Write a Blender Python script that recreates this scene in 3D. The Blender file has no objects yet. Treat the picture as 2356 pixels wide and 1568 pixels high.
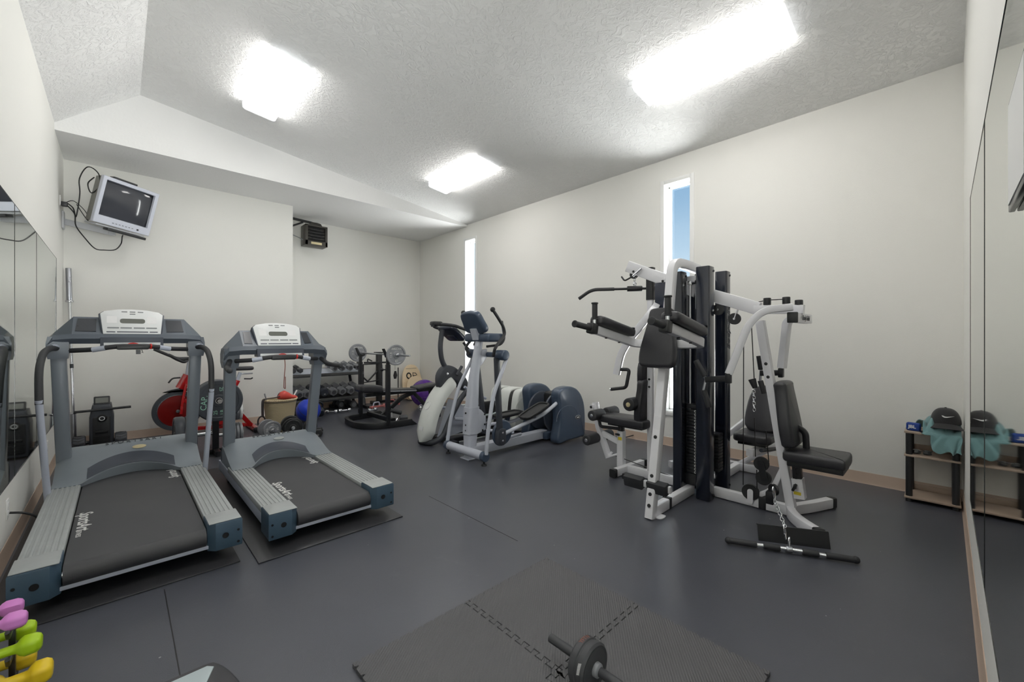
import bpy, bmesh, math, random
from mathutils import Vector, Matrix
random.seed(7)
SC = bpy.context.scene
COL = SC.collection
PI = math.pi
# ---------------------------------------------------------------- camera model (photo taken as 2356 x 1568)
CAM_H, FPX, CX, HZ = 1.3, 949.0, 1178.0, 780.0
TH = math.atan(905 / 949)
FW = (math.sin(TH), math.cos(TH))
RT = (math.cos(TH), -math.sin(TH))

def P(u, v, x=None, y=None, z=None, d=None):
    """World point seen at photo pixel (u, v) that lies on the given plane."""
    s = (u - CX) / FPX
    r = (FW[0] + RT[0] * s, FW[1] + RT[1] * s, (HZ - v) / FPX)
    if x is not None: t = x / r[0]
    elif y is not None: t = y / r[1]
    elif z is not None: t = (z - CAM_H) / r[2]
    else: t = d
    return Vector((r[0] * t, r[1] * t, CAM_H + r[2] * t))

V = lambda *a: Vector(a)

def fillet(pts, rad, n=5):
    """Round the corners of a polyline."""
    pts = [Vector(p) for p in pts]
    if rad <= 0 or len(pts) < 3: return pts
    out = [pts[0]]
    for a, b, c in zip(pts, pts[1:], pts[2:]):
        u, w = (a - b), (c - b)
        r = min(rad, u.length * .48, w.length * .48)
        p, q = b + u.normalized() * r, b + w.normalized() * r
        for i in range(n + 1):
            t = i / n
            out.append(p * (1 - t) ** 2 + b * 2 * t * (1 - t) + q * t * t)
    out.append(pts[-1])
    res = [out[0]]
    for p in out[1:]:
        if (p - res[-1]).length > 1e-5: res.append(p)
    return res

def basis(dirv, up=None):
    d = dirv.normalized()
    up = Vector(up) if up is not None else (Vector((0, 0, 1)) if abs(d.z) < .9 else Vector((0, 1, 0)))
    s = d.cross(up)
    if s.length < 1e-5: s = d.cross(Vector((1, 0.1, 0)))
    s.normalize()
    return s, s.cross(d).normalized(), d      # side, up, dir

def frame(o, zdir, xdir=None):
    """Matrix at o whose local z is zdir and whose local x is near xdir."""
    z = Vector(zdir).normalized()
    x = Vector(xdir) if xdir is not None else (Vector((1, 0, 0)) if abs(z.x) < .9 else Vector((0, 1, 0)))
    y = z.cross(x).normalized(); x = y.cross(z).normalized()
    M = Matrix((x, y, z)).transposed().to_4x4()
    M.translation = Vector(o)
    return M

def T(x, y, z): return Matrix.Translation((x, y, z))
def RZ(a): return Matrix.Rotation(a, 4, 'Z')
def RX(a): return Matrix.Rotation(a, 4, 'X')
def RY(a): return Matrix.Rotation(a, 4, 'Y')

ROOT = {}

class MB:
    """Collects shapes and links them as one mesh object."""
    def __init__(s): s.bm = bmesh.new()
    def _add(s, tb, M=None):
        if M is not None: bmesh.ops.transform(tb, matrix=M, verts=tb.verts)
        me = bpy.data.meshes.new('tmp'); tb.to_mesh(me); tb.free()
        s.bm.from_mesh(me); bpy.data.meshes.remove(me)
        return s
    def box(s, c, size, M=None, bev=0, seg=2):
        tb = bmesh.new(); bmesh.ops.create_cube(tb, size=1)
        bmesh.ops.scale(tb, vec=size, verts=tb.verts)
        if bev: bmesh.ops.bevel(tb, geom=tb.edges[:], offset=min(bev, min(size) * .49), segments=seg, profile=.5, affect='EDGES')
        X = Matrix.Translation(c)
        if M is not None: X = X @ M
        return s._add(tb, X)
    def lohi(s, lo, hi, bev=0, seg=2):
        lo, hi = Vector(lo), Vector(hi)
        return s.box((lo + hi) / 2, [abs(a) for a in (hi - lo)], None, bev, seg)
    def cyl(s, p0, p1, r, r2=None, n=20, bev=0):
        p0, p1 = Vector(p0), Vector(p1)
        tb = bmesh.new()
        L = (p1 - p0).length
        bmesh.ops.create_cone(tb, cap_ends=True, segments=n, radius1=r, radius2=r if r2 is None else r2, depth=L)
        if bev:
            es = [e for e in tb.edges if abs(e.verts[0].co.z - e.verts[1].co.z) < 1e-6]
            bmesh.ops.bevel(tb, geom=es, offset=bev, segments=3, profile=.5, affect='EDGES')
        return s._add(tb, frame((p0 + p1) / 2, p1 - p0))
    def loft(s, secs, cap=True, closed=True):
        tb = bmesh.new()
        rows = [[tb.verts.new(p) for p in sec] for sec in secs]
        n = len(rows[0])
        for a, b in zip(rows, rows[1:]):
            for i in range(n if closed else n - 1):
                j = (i + 1) % n
                try: tb.faces.new((a[i], a[j], b[j], b[i]))
                except ValueError: pass
        if cap and closed:
            try:
                tb.faces.new(rows[0][::-1]); tb.faces.new(rows[-1])
            except ValueError: pass
        bmesh.ops.recalc_face_normals(tb, faces=tb.faces)
        return s._add(tb)
    def sweep(s, pts, sec, up=None, scale=None, cap=True):
        """sec: 2D outline (side, up) carried along pts by parallel transport."""
        pts = [Vector(p) for p in pts]
        n = len(pts)
        tans = []
        for i in range(n):
            a = (pts[i] - pts[i - 1]).normalized() if i else None
            b = (pts[i + 1] - pts[i]).normalized() if i < n - 1 else None
            t = (a + b) if a is not None and b is not None else (a if b is None else b)
            tans.append(t.normalized() if t.length > 1e-6 else (b or a))
        sd, u, _ = basis(tans[0], up)
        secs = []
        for i in range(n):
            t = tans[i]
            sd = sd - t * sd.dot(t)
            if sd.length < 1e-5: sd, _, _ = basis(t, up)
            sd.normalize(); u = sd.cross(t).normalized()
            k = 1.0
            if 0 < i < n - 1:
                c = max(.35, (pts[i + 1] - pts[i]).normalized().dot(t)); k = 1.0
            f = 1.0 if scale is None else scale[i]
            secs.append([pts[i] + sd * (p[0] * f) + u * (p[1] * f) for p in sec])
        return s.loft(secs, cap)
    def tube(s, pts, r, n=12, fil=0, scale=None, fn=5):
        pts = fillet(pts, fil, fn)
        return s.sweep(pts, [(r * math.cos(2 * PI * i / n), r * math.sin(2 * PI * i / n)) for i in range(n)], scale=scale)
    def rtube(s, pts, w, h, up=None, fil=0, rad=.006, fn=6):
        pts = fillet(pts, fil, fn)
        return s.sweep(pts, rrect(w, h, rad, 2), up)
    def lathe(s, prof, M=None, n=32):
        tb = bmesh.new()
        rows = []
        for r, z in prof:
            if r < 1e-6: rows.append([tb.verts.new((0, 0, z))])
            else: rows.append([tb.verts.new((r * math.cos(2 * PI * i / n), r * math.sin(2 * PI * i / n), z)) for i in range(n)])
        for a, b in zip(rows, rows[1:]):
            for i in range(n):
                j = (i + 1) % n
                if len(a) == 1 and len(b) == 1: continue
                if len(a) == 1: tb.faces.new((a[0], b[j], b[i]))
                elif len(b) == 1: tb.faces.new((a[i], a[j], b[0]))
                else: tb.faces.new((a[i], a[j], b[j], b[i]))
        bmesh.ops.recalc_face_normals(tb, faces=tb.faces)
        return s._add(tb, M)
    def prism(s, poly, th, M=None, bev=0, seg=2, z0=None):
        """2D outline extruded along local z (centred unless z0 given)."""
        a = -th / 2 if z0 is None else z0
        tb = bmesh.new()
        lo = [tb.verts.new((p[0], p[1], a)) for p in poly]
        f = tb.faces.new(lo)
        r = bmesh.ops.extrude_face_region(tb, geom=[f])
        bmesh.ops.translate(tb, vec=(0, 0, th), verts=[v for v in r['geom'] if isinstance(v, bmesh.types.BMVert)])
        bmesh.ops.recalc_face_normals(tb, faces=tb.faces)
        if bev:
            es = [e for e in tb.edges if abs(e.verts[0].co.z - e.verts[1].co.z) < 1e-7]
            bmesh.ops.bevel(tb, geom=es, offset=bev, segments=seg, profile=.5, affect='EDGES')
        return s._add(tb, M)
    def ball(s, c, r, M=None, u=24, v=14):
        tb = bmesh.new(); bmesh.ops.create_uvsphere(tb, u_segments=u, v_segments=v, radius=1)
        sc = r if isinstance(r, (tuple, list)) else (r, r, r)
        bmesh.ops.scale(tb, vec=sc, verts=tb.verts)
        X = Matrix.Translation(c)
        if M is not None: X = X @ M
        return s._add(tb, X)
    def ring(s, R, r, M=None, n=28, m=10):
        pts = [[((R + r * math.cos(2 * PI * j / m)) * math.cos(2 * PI * i / n), (R + r * math.cos(2 * PI * j / m)) * math.sin(2 * PI * i / n), r * math.sin(2 * PI * j / m)) for j in range(m)] for i in range(n + 1)]
        tb = bmesh.new()
        rows = [[tb.verts.new(p) for p in q] for q in pts[:-1]]
        for i in range(n):
            a, b = rows[i], rows[(i + 1) % n]
            for j in range(m): tb.faces.new((a[j], a[(j + 1) % m], b[(j + 1) % m], b[j]))
        bmesh.ops.recalc_face_normals(tb, faces=tb.faces)
        return s._add(tb, M)
    def quad(s, *pts):
        tb = bmesh.new(); tb.faces.new([tb.verts.new(p) for p in pts]); return s._add(tb)
    def grid(s, fn, nu, nv, th=0):
        """fn(i/nu, j/nv) -> point; an open sheet, given thickness th along z when th."""
        tb = bmesh.new()
        g = [[tb.verts.new(fn(i / nu, j / nv)) for j in range(nv + 1)] for i in range(nu + 1)]
        for i in range(nu):
            for j in range(nv): tb.faces.new((g[i][j], g[i + 1][j], g[i + 1][j + 1], g[i][j + 1]))
        bmesh.ops.recalc_face_normals(tb, faces=tb.faces)
        if th:
            bmesh.ops.solidify(tb, geom=tb.faces[:], thickness=th)
        return s._add(tb)
    def text(s, body, size, M, depth=.001, shear=0, align='CENTER', spacing=1.0, bold=0):
        cu = bpy.data.curves.new('t', 'FONT'); cu.body = body; cu.size = size; cu.extrude = depth; cu.shear = shear
        cu.align_x = align; cu.align_y = 'CENTER'; cu.space_character = spacing; cu.resolution_u = 3; cu.offset = bold
        o = bpy.data.objects.new('t', cu); COL.objects.link(o)
        bpy.context.view_layer.update()
        me = bpy.data.meshes.new_from_object(o.evaluated_get(bpy.context.evaluated_depsgraph_get()))
        bpy.data.objects.remove(o); bpy.data.curves.remove(cu)
        me.transform(M); s.bm.from_mesh(me); bpy.data.meshes.remove(me)
        return s
    def build(s, name, mat, parent=None, local=False, smooth=38, label=None, kind=None):
        me = bpy.data.meshes.new(name)
        s.bm.to_mesh(me); s.bm.free()
        for p in me.polygons: p.use_smooth = True
        me.set_sharp_from_angle(angle=math.radians(smooth))
        me.materials.append(mat)
        o = bpy.data.objects.new(name, me); COL.objects.link(o)
        if parent is not None:
            root = parent
            while root.parent is not None: root = root.parent
            o.parent = parent
            M = ROOT.get(root.name)
            if M is not None and not local: me.transform(M.inverted())
        if label: o['label'] = label
        if kind: o['kind'] = kind
        return o

def rrect(w, h, r, n=3):
    r = min(r, w * .49, h * .49)
    out = []
    for cx, cy, a0 in ((w / 2 - r, h / 2 - r, 0), (-w / 2 + r, h / 2 - r, 90), (-w / 2 + r, -h / 2 + r, 180), (w / 2 - r, -h / 2 + r, 270)):
        for i in range(n + 1):
            a = math.radians(a0 + 90 * i / n)
            out.append((cx + r * math.cos(a), cy + r * math.sin(a)))
    return out

def smooth_poly(pts, n=6):
    """Closed Catmull-Rom outline through 2D pts."""
    out = []; m = len(pts)
    for i in range(m):
        p0, p1, p2, p3 = (Vector(pts[(i + k - 1) % m]) for k in range(4))
        for j in range(n):
            t = j / n
            q = .5 * ((2 * p1) + (p2 - p0) * t + (2 * p0 - 5 * p1 + 4 * p2 - p3) * t * t + (3 * p1 - p0 - 3 * p2 + p3) * t ** 3)
            out.append((q.x, q.y))
    return out

def smooth_path(pts, n=6):
    pts = [Vector(p) for p in pts]; out = []
    for i in range(len(pts) - 1):
        p0 = pts[max(i - 1, 0)]; p1, p2 = pts[i], pts[i + 1]; p3 = pts[min(i + 2, len(pts) - 1)]
        for j in range(n):
            t = j / n
            out.append(.5 * ((2 * p1) + (p2 - p0) * t + (2 * p0 - 5 * p1 + 4 * p2 - p3) * t * t + (3 * p1 - p0 - 3 * p2 + p3) * t ** 3))
    out.append(pts[-1])
    return out

def thing(name, label, cat, loc=(0, 0, 0), rotz=0, group=None):
    o = bpy.data.objects.new(name, None); COL.objects.link(o)
    o.empty_display_size = .1
    o.location = loc; o.rotation_euler = (0, 0, rotz)
    o['label'] = label; o['category'] = cat
    if group: o['group'] = group
    ROOT[o.name] = Matrix.Translation(loc) @ RZ(rotz)
    return o

def tag(o, label, cat, group=None):
    o['label'] = label; o['category'] = cat
    if group: o['group'] = group
    return o

def struct(name, mb, mat, parent=None):
    o = mb.build(name, mat, parent)
    o['kind'] = 'structure'
    return o

def dup(root, M, label=None):
    """A copy of a thing with copies of its parts and sub-parts, set at matrix M."""
    r = root.copy(); COL.objects.link(r); r.matrix_world = M
    if label: r['label'] = label
    for ch in root.children:
        c = ch.copy(); COL.objects.link(c); c.parent = r
        for g in ch.children:
            d = g.copy(); COL.objects.link(d); d.parent = c
    return r

# ---------------------------------------------------------------- materials
def lin(c):
    c /= 255.0
    return c / 12.92 if c <= .04045 else ((c + .055) / 1.055) ** 2.4

def mat(name, rgb, rough=.5, metal=0, spec=.5, var=.08, vscale=6, bump=0, bscale=80, coat=0, emit=0, rvar=.08, sheen=0):
    m = bpy.data.materials.new(name); m.use_nodes = True
    nt = m.node_tree; N = nt.nodes; L = nt.links
    b = N['Principled BSDF']
    c = [lin(x) for x in rgb] + [1]
    tc = N.new('ShaderNodeTexCoord')
    nz = N.new('ShaderNodeTexNoise'); nz.inputs['Scale'].default_value = vscale; nz.inputs['Detail'].default_value = 5
    L.new(tc.outputs['Object'], nz.inputs['Vector'])
    mx = N.new('ShaderNodeMix'); mx.data_type = 'RGBA'
    mx.inputs['A'].default_value = [x * (1 - var) for x in c[:3]] + [1]
    mx.inputs['B'].default_value = [min(1, x * (1 + var)) for x in c[:3]] + [1]
    L.new(nz.outputs['Fac'], mx.inputs['Factor'])
    L.new(mx.outputs['Result'], b.inputs['Base Color'])
    mr = N.new('ShaderNodeMapRange')
    mr.inputs['To Min'].default_value = max(.02, rough - rvar); mr.inputs['To Max'].default_value = min(1, rough + rvar)
    L.new(nz.outputs['Fac'], mr.inputs['Value']); L.new(mr.outputs['Result'], b.inputs['Roughness'])
    b.inputs['Metallic'].default_value = metal
    b.inputs['Specular IOR Level'].default_value = spec
    if coat: b.inputs['Coat Weight'].default_value = coat; b.inputs['Coat Roughness'].default_value = .15
    if sheen: b.inputs['Sheen Weight'].default_value = sheen
    if bump:
        n2 = N.new('ShaderNodeTexNoise'); n2.inputs['Scale'].default_value = bscale; n2.inputs['Detail'].default_value = 4
        L.new(tc.outputs['Object'], n2.inputs['Vector'])
        bp = N.new('ShaderNodeBump'); bp.inputs['Strength'].default_value = bump; bp.inputs['Distance'].default_value = .01
        L.new(n2.outputs['Fac'], bp.inputs['Height']); L.new(bp.outputs['Normal'], b.inputs['Normal'])
    if emit:
        b.inputs['Emission Color'].default_value = c; b.inputs['Emission Strength'].default_value = emit
    return m

def nodes(m): return m.node_tree.nodes, m.node_tree.links, m.node_tree.nodes['Principled BSDF']
M = {}
M['wall'] = mat('wall_paint', (238, 237, 232), .6, var=.012, vscale=1.2, bump=.12, bscale=160, spec=.3)
M['ceil'] = mat('ceiling_paint', (246, 246, 245), .7, var=.01, spec=.2)
n, l, b = nodes(M['ceil'])     # knock-down plaster
tc = n.new('ShaderNodeTexCoord')
v1 = n.new('ShaderNodeTexNoise'); v1.inputs['Scale'].default_value = 14; v1.inputs['Detail'].default_value = 6; v1.inputs['Roughness'].default_value = .62; v1.inputs['Distortion'].default_value = 1.6
l.new(tc.outputs['Object'], v1.inputs['Vector'])
cr = n.new('ShaderNodeValToRGB'); cr.color_ramp.elements[0].position = .46; cr.color_ramp.elements[1].position = .60
l.new(v1.outputs['Fac'], cr.inputs['Fac'])
bp = n.new('ShaderNodeBump'); bp.inputs['Strength'].default_value = .55; bp.inputs['Distance'].default_value = .012
l.new(cr.outputs['Color'], bp.inputs['Height']); l.new(bp.outputs['Normal'], b.inputs['Normal'])

M['soffit'] = mat('soffit_paint', (238, 238, 237), .7, var=.012, bump=.25, bscale=40, spec=.2)
M['white_trim'] = mat('white_trim', (240, 240, 238), .45, var=.01)
M['base'] = mat('tan_rubber_baseboard', (186, 165, 148), .45, var=.06, vscale=5)

def rubber(name, rgb, rough, speck=True, scale=1.0):
    m = mat(name, rgb, rough, var=.16, vscale=1.7, spec=.62, rvar=.06)
    N, L, b = nodes(m)
    tc = N.new('ShaderNodeTexCoord')
    fine = N.new('ShaderNodeTexNoise'); fine.inputs['Scale'].default_value = 260 * scale; fine.inputs['Detail'].default_value = 3
    L.new(tc.outputs['Object'], fine.inputs['Vector'])
    mid = N.new('ShaderNodeTexNoise'); mid.inputs['Scale'].default_value = 34; mid.inputs['Detail'].default_value = 4
    L.new(tc.outputs['Object'], mid.inputs['Vector'])
    ad = N.new('ShaderNodeMath'); ad.operation = 'MULTIPLY_ADD'; ad.inputs[1].default_value = .35
    L.new(mid.outputs['Fac'], ad.inputs[0]); L.new(fine.outputs['Fac'], ad.inputs[2])
    bp = N.new('ShaderNodeBump'); bp.inputs['Strength'].default_value = .22; bp.inputs['Distance'].default_value = .003
    L.new(ad.outputs[0], bp.inputs['Height']); L.new(bp.outputs['Normal'], b.inputs['Normal'])
    if speck:                                     # chalk scuffs and lint
        mx0 = b.inputs['Base Color'].links[0].from_node
        sp = N.new('ShaderNodeTexVoronoi'); sp.inputs['Scale'].default_value = 7; sp.inputs['Randomness'].default_value = 1
        L.new(tc.outputs['Object'], sp.inputs['Vector'])
        lt = N.new('ShaderNodeMath'); lt.operation = 'LESS_THAN'; lt.inputs[1].default_value = .03
        L.new(sp.outputs['Distance'], lt.inputs[0])
        rnd = N.new('ShaderNodeSeparateColor'); L.new(sp.outputs['Color'], rnd.inputs['Color'])
        gt = N.new('ShaderNodeMath'); gt.operation = 'GREATER_THAN'; gt.inputs[1].default_value = .6
        L.new(rnd.outputs['Red'], gt.inputs[0])
        mu = N.new('ShaderNodeMath'); mu.operation = 'MULTIPLY'; L.new(lt.outputs[0], mu.inputs[0]); L.new(gt.outputs[0], mu.inputs[1])
        mu2 = N.new('ShaderNodeMath'); mu2.operation = 'MULTIPLY'; mu2.inputs[1].default_value = .75; L.new(mu.outputs[0], mu2.inputs[0])
        sc = N.new('ShaderNodeTexNoise'); sc.inputs['Scale'].default_value = 2.3; sc.inputs['Detail'].default_value = 9; sc.inputs['Roughness'].default_value = .75
        L.new(tc.outputs['Object'], sc.inputs['Vector'])
        cr = N.new('ShaderNodeValToRGB'); cr.color_ramp.elements[0].position = .60; cr.color_ramp.elements[1].position = .82; cr.color_ramp.elements[1].color = (.12, .12, .12, 1)
        L.new(sc.outputs['Fac'], cr.inputs['Fac'])
        a2 = N.new('ShaderNodeMath'); a2.operation = 'ADD'; a2.use_clamp = True
        L.new(mu2.outputs[0], a2.inputs[0]); L.new(cr.outputs['Color'], a2.inputs[1])
        mx = N.new('ShaderNodeMix'); mx.data_type = 'RGBA'; mx.inputs['B'].default_value = (.42, .42, .42, 1)
        L.new(a2.outputs[0], mx.inputs['Factor']); L.new(mx0.outputs['Result'], mx.inputs['A']); L.new(mx.outputs['Result'], b.inputs['Base Color'])
    return m
M['floor'] = rubber('black_rubber_floor', (74, 76, 84), .33)
M['mat'] = rubber('black_rubber_mat', (52, 52, 55), .36)
M['foam'] = rubber('grey_foam_tile', (86, 86, 88), .62, speck=False)
n, l, b = nodes(M['foam'])      # raised chevron ribs
tc = n.new('ShaderNodeTexCoord'); wv = n.new('ShaderNodeTexWave'); wv.inputs['Scale'].default_value = 42; wv.bands_direction = 'DIAGONAL'; wv.inputs['Distortion'].default_value = 1.2; wv.inputs['Detail Scale'].default_value = 3
mp = n.new('ShaderNodeMapping'); mp.inputs['Rotation'].default_value[2] = PI / 2 + .12; l.new(tc.outputs['Object'], mp.inputs['Vector']); l.new(mp.outputs['Vector'], wv.inputs['Vector'])
bp = n.new('ShaderNodeBump'); bp.inputs['Strength'].default_value = .5; bp.inputs['Distance'].default_value = .004
l.new(wv.outputs['Fac'], bp.inputs['Height']); l.new(bp.outputs['Normal'], b.inputs['Normal'])

M['mirror'] = mat('mirror_glass', (226, 232, 228), .03, 1, var=0, rvar=.01)
M['mirror_edge'] = mat('mirror_edge', (40, 44, 44), .2)
M['diffuser'] = mat('lit_diffuser', (255, 253, 250), .5, var=0, emit=8.8)
M['lens'] = mat('lit_prismatic_lens', (255, 253, 250), .5, var=0, emit=9.5)
M['lens_end'] = mat('lit_lens_end', (250, 252, 255), .5, var=0, emit=.8)
M['white_metal'] = mat('white_enamel_steel', (232, 232, 236), .3, var=.015, coat=.25)
M['white_cap'] = mat('white_plastic', (236, 236, 236), .4, var=.015)
M['navy'] = mat('gloss_navy_shroud', (22, 28, 42), .2, var=.08, coat=.3, spec=.55)
M['black_steel'] = mat('black_steel', (30, 31, 34), .34, var=.1)
M['black_plastic'] = mat('black_plastic', (36, 37, 39), .42, var=.08)
M['vinyl'] = mat('black_vinyl', (48, 48, 52), .36, var=.1, bump=.12, bscale=220, spec=.5)
M['rubber_grip'] = mat('black_rubber_grip', (44, 45, 48), .55, var=.06, bump=.1, bscale=300)
M['chrome'] = mat('chrome', (215, 216, 220), .14, 1, var=.03)
M['steel'] = mat('brushed_steel', (170, 172, 178), .3, 1, var=.06)
M['cable'] = mat('black_cable', (18, 18, 20), .4)
M['cord'] = mat('black_cord', (26, 26, 28), .5)
M['tm_grey'] = mat('blue_grey_plastic', (92, 100, 110), .36, var=.07, vscale=9)
M['tm_hood'] = mat('grey_hood_plastic', (134, 142, 149), .34, var=.08, vscale=9)
M['tm_dark'] = mat('dark_slate_plastic', (64, 70, 82), .34, var=.08)
M['tm_pocket'] = mat('dark_tray', (54, 57, 63), .3, var=.1)
M['tm_rail'] = mat('grey_ribbed_rail', (168, 172, 172), .5, var=.14, vscale=14)
M['tm_upright'] = mat('grey_painted_upright', (120, 127, 136), .34, var=.04, coat=.2)
M['tm_silver'] = mat('silver_painted_tube', (186, 192, 206), .35, var=.04)
M['tm_cap'] = mat('slate_blue_end_cap', (66, 88, 106), .38, var=.1, vscale=12)
M['belt'] = mat('black_running_belt', (66, 66, 69), .52, var=.08, vscale=3, bump=.12, bscale=420)
M['panel'] = mat('pale_console_panel', (228, 230, 230), .35, var=.02)
M['screen'] = mat('grey_lcd', (108, 110, 104), .16, var=.03)
M['button'] = mat('grey_button', (130, 134, 136), .4)
M['red'] = mat('red_plastic', (205, 42, 34), .35)
M['letter_white'] = mat('white_lettering', (226, 226, 224), .5, var=.02)
M['letter_dark'] = mat('dark_lettering', (48, 54, 60), .5)
M['ell_silver'] = mat('silver_grey_frame', (192, 196, 207), .32, var=.03, coat=.2)
M['ell_navy'] = mat('slate_shroud', (64, 78, 98), .32, var=.05, coat=.2)
M['ell_white'] = mat('off_white_shroud', (222, 225, 221), .36, var=.03)
M['charcoal'] = mat('charcoal_tube', (60, 63, 70), .4, var=.06)
M['foot_pedal'] = mat('black_pedal', (38, 38, 40), .6, bump=.2, bscale=150)
M['iron_grey'] = mat('grey_iron_plate', (146, 148, 152), .36, .25, var=.06)
M['iron_black'] = mat('black_iron_plate', (44, 45, 46), .4, .1, var=.1)
M['bumper'] = mat('black_bumper_plate', (58, 62, 70), .42, var=.06)
M['mint'] = mat('mint_lettering', (168, 222, 198), .5)
M['hex'] = mat('black_hex_head', (74, 75, 78), .3, .1, var=.12)
M['hex_face'] = mat('grey_hex_head', (132, 134, 138), .34, .2, var=.12)
M['spin_red'] = mat('red_bike_paint', (180, 24, 26), .25, coat=.4, var=.08)
M['flywheel'] = mat('dark_red_disc', (128, 22, 20), .22, .2, var=.3, vscale=3)
M['wicker'] = mat('woven_wicker', (214, 194, 154), .6, var=.1, vscale=20)
n, l, b = nodes(M['wicker'])
tc = n.new('ShaderNodeTexCoord'); w1 = n.new('ShaderNodeTexWave'); w1.inputs['Scale'].default_value = 60; w1.bands_direction = 'Z'; w1.inputs['Distortion'].default_value = 2.5
w2 = n.new('ShaderNodeTexWave'); w2.inputs['Scale'].default_value = 45; w2.bands_direction = 'DIAGONAL'
l.new(tc.outputs['Object'], w1.inputs['Vector']); l.new(tc.outputs['Object'], w2.inputs['Vector'])
mu = n.new('ShaderNodeMath'); mu.operation = 'MULTIPLY'; l.new(w1.outputs['Fac'], mu.inputs[0]); l.new(w2.outputs['Fac'], mu.inputs[1])
bp = n.new('ShaderNodeBump'); bp.inputs['Strength'].default_value = .8; bp.inputs['Distance'].default_value = .006
l.new(mu.outputs[0], bp.inputs['Height']); l.new(bp.outputs['Normal'], b.inputs['Normal'])
mx = n.new('ShaderNodeMix'); mx.data_type = 'RGBA'; mx.inputs['A'].default_value = (.56, .45, .27, 1); mx.inputs['B'].default_value = (.82, .72, .50, 1)
l.new(mu.outputs[0], mx.inputs['Factor']); l.new(mx.outputs['Result'], b.inputs['Base Color'])
M['fabric_black'] = mat('black_strap', (42, 36, 40), .7, sheen=.2)
M['coral'] = mat('coral_band', (222, 84, 76), .5)
M['blue_ball'] = mat('blue_vinyl_ball', (34, 66, 200), .3, var=.04)
M['purple'] = mat('purple_vinyl_ball', (88, 40, 138), .28, var=.05)
M['ply'] = mat('pale_plywood', (238, 216, 182), .45, var=.07, vscale=4)
M['pink'] = mat('pink_vinyl', (214, 134, 208), .38, var=.03)
M['lime'] = mat('lime_vinyl', (168, 204, 26), .38, var=.03)
M['yellow'] = mat('yellow_vinyl', (236, 202, 40), .38, var=.03)
M['rose'] = mat('rose_plastic', (198, 120, 118), .45)
M['tv_silver'] = mat('silver_tv_bezel', (206, 210, 222), .35, var=.03)
M['tv_grey'] = mat('grey_tv_case', (124, 124, 118), .45, var=.05)
M['tv_screen'] = mat('dark_tv_glass', (68, 70, 76), .07, var=.03, rvar=.01, spec=.7)
M['tv_foot'] = mat('grey_mount', (196, 198, 202), .4)
M['heater'] = mat('dark_bronze_metal', (72, 69, 64), .4, .3, var=.08)
M['brass_label'] = mat('cream_label', (214, 200, 158), .5)
M['outlet'] = mat('white_outlet_plastic', (238, 238, 236), .35, var=.01)
M['grey_wood'] = mat('grey_oak_laminate', (168, 150, 134), .5, var=.14, vscale=14)
M['teal'] = mat('teal_cotton', (112, 150, 152), .85, var=.07, sheen=.25, bump=.1, bscale=300)
M['cap'] = mat('black_cotton', (36, 36, 38), .8, var=.06, sheen=.15)
M['jbl'] = mat('blue_speaker_fabric', (14, 58, 140), .55, bump=.3, bscale=400)
M['phone'] = mat('black_phone_glass', (22, 24, 28), .12)
M['step_top'] = mat('pale_grey_pad', (178, 190, 194), .55, var=.05)
M['step_body'] = mat('dark_grey_step', (58, 58, 62), .4, var=.1)
M['roller'] = mat('grey_roller_rubber', (62, 63, 66), .55, var=.05)
M['copper'] = mat('copper_print', (150, 92, 76), .4, .3)
M['yellow_label'] = mat('yellow_sticker', (222, 200, 60), .5)
M['navy_metal'] = mat('navy_steel_plate', (26, 34, 54), .3, coat=.3)
M['blue_lid'] = mat('blue_plastic', (48, 112, 190), .4)
M['frost'] = mat('cloudy_plastic', (214, 220, 226), .3)

def glass(name):
    m = bpy.data.materials.new(name); m.use_nodes = True
    N, L = m.node_tree.nodes, m.node_tree.links
    N.remove(N['Principled BSDF'])
    tr = N.new('ShaderNodeBsdfTransparent'); tr.inputs['Color'].default_value = (.93, .96, .97, 1)
    gl = N.new('ShaderNodeBsdfGlossy'); gl.inputs['Roughness'].default_value = .01
    lw = N.new('ShaderNodeLayerWeight'); pw = N.new('ShaderNodeMath'); pw.operation = 'POWER'; pw.inputs[1].default_value = 5
    L.new(lw.outputs['Facing'], pw.inputs[0])
    fr = N.new('ShaderNodeMath'); fr.operation = 'MULTIPLY_ADD'; fr.inputs[1].default_value = .8; fr.inputs[2].default_value = .04
    L.new(pw.outputs[0], fr.inputs[0])
    mx = N.new('ShaderNodeMixShader')
    L.new(fr.outputs[0], mx.inputs[0]); L.new(tr.outputs[0], mx.inputs[1]); L.new(gl.outputs[0], mx.inputs[2])
    L.new(mx.outputs[0], N['Material Output'].inputs['Surface'])
    return m
M['glass'] = glass('window_glass')
# ---------------------------------------------------------------- room
XL, XR, YF, YG, YT, YB = -0.482, 4.875, -0.105, 6.37, 7.35, 8.1
ZE, ZR, XRIDGE, ZS = 3.51, 4.10, 0.177, 3.475
ZEL = 3.55
YBACK, XEND = -2.6, 1.0
WIN = [(6.11, 6.41, .42, 3.2), (2.07, 2.385, .42, 3.2)]        # y0, y1, z0, z1 of the two slot windows

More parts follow.
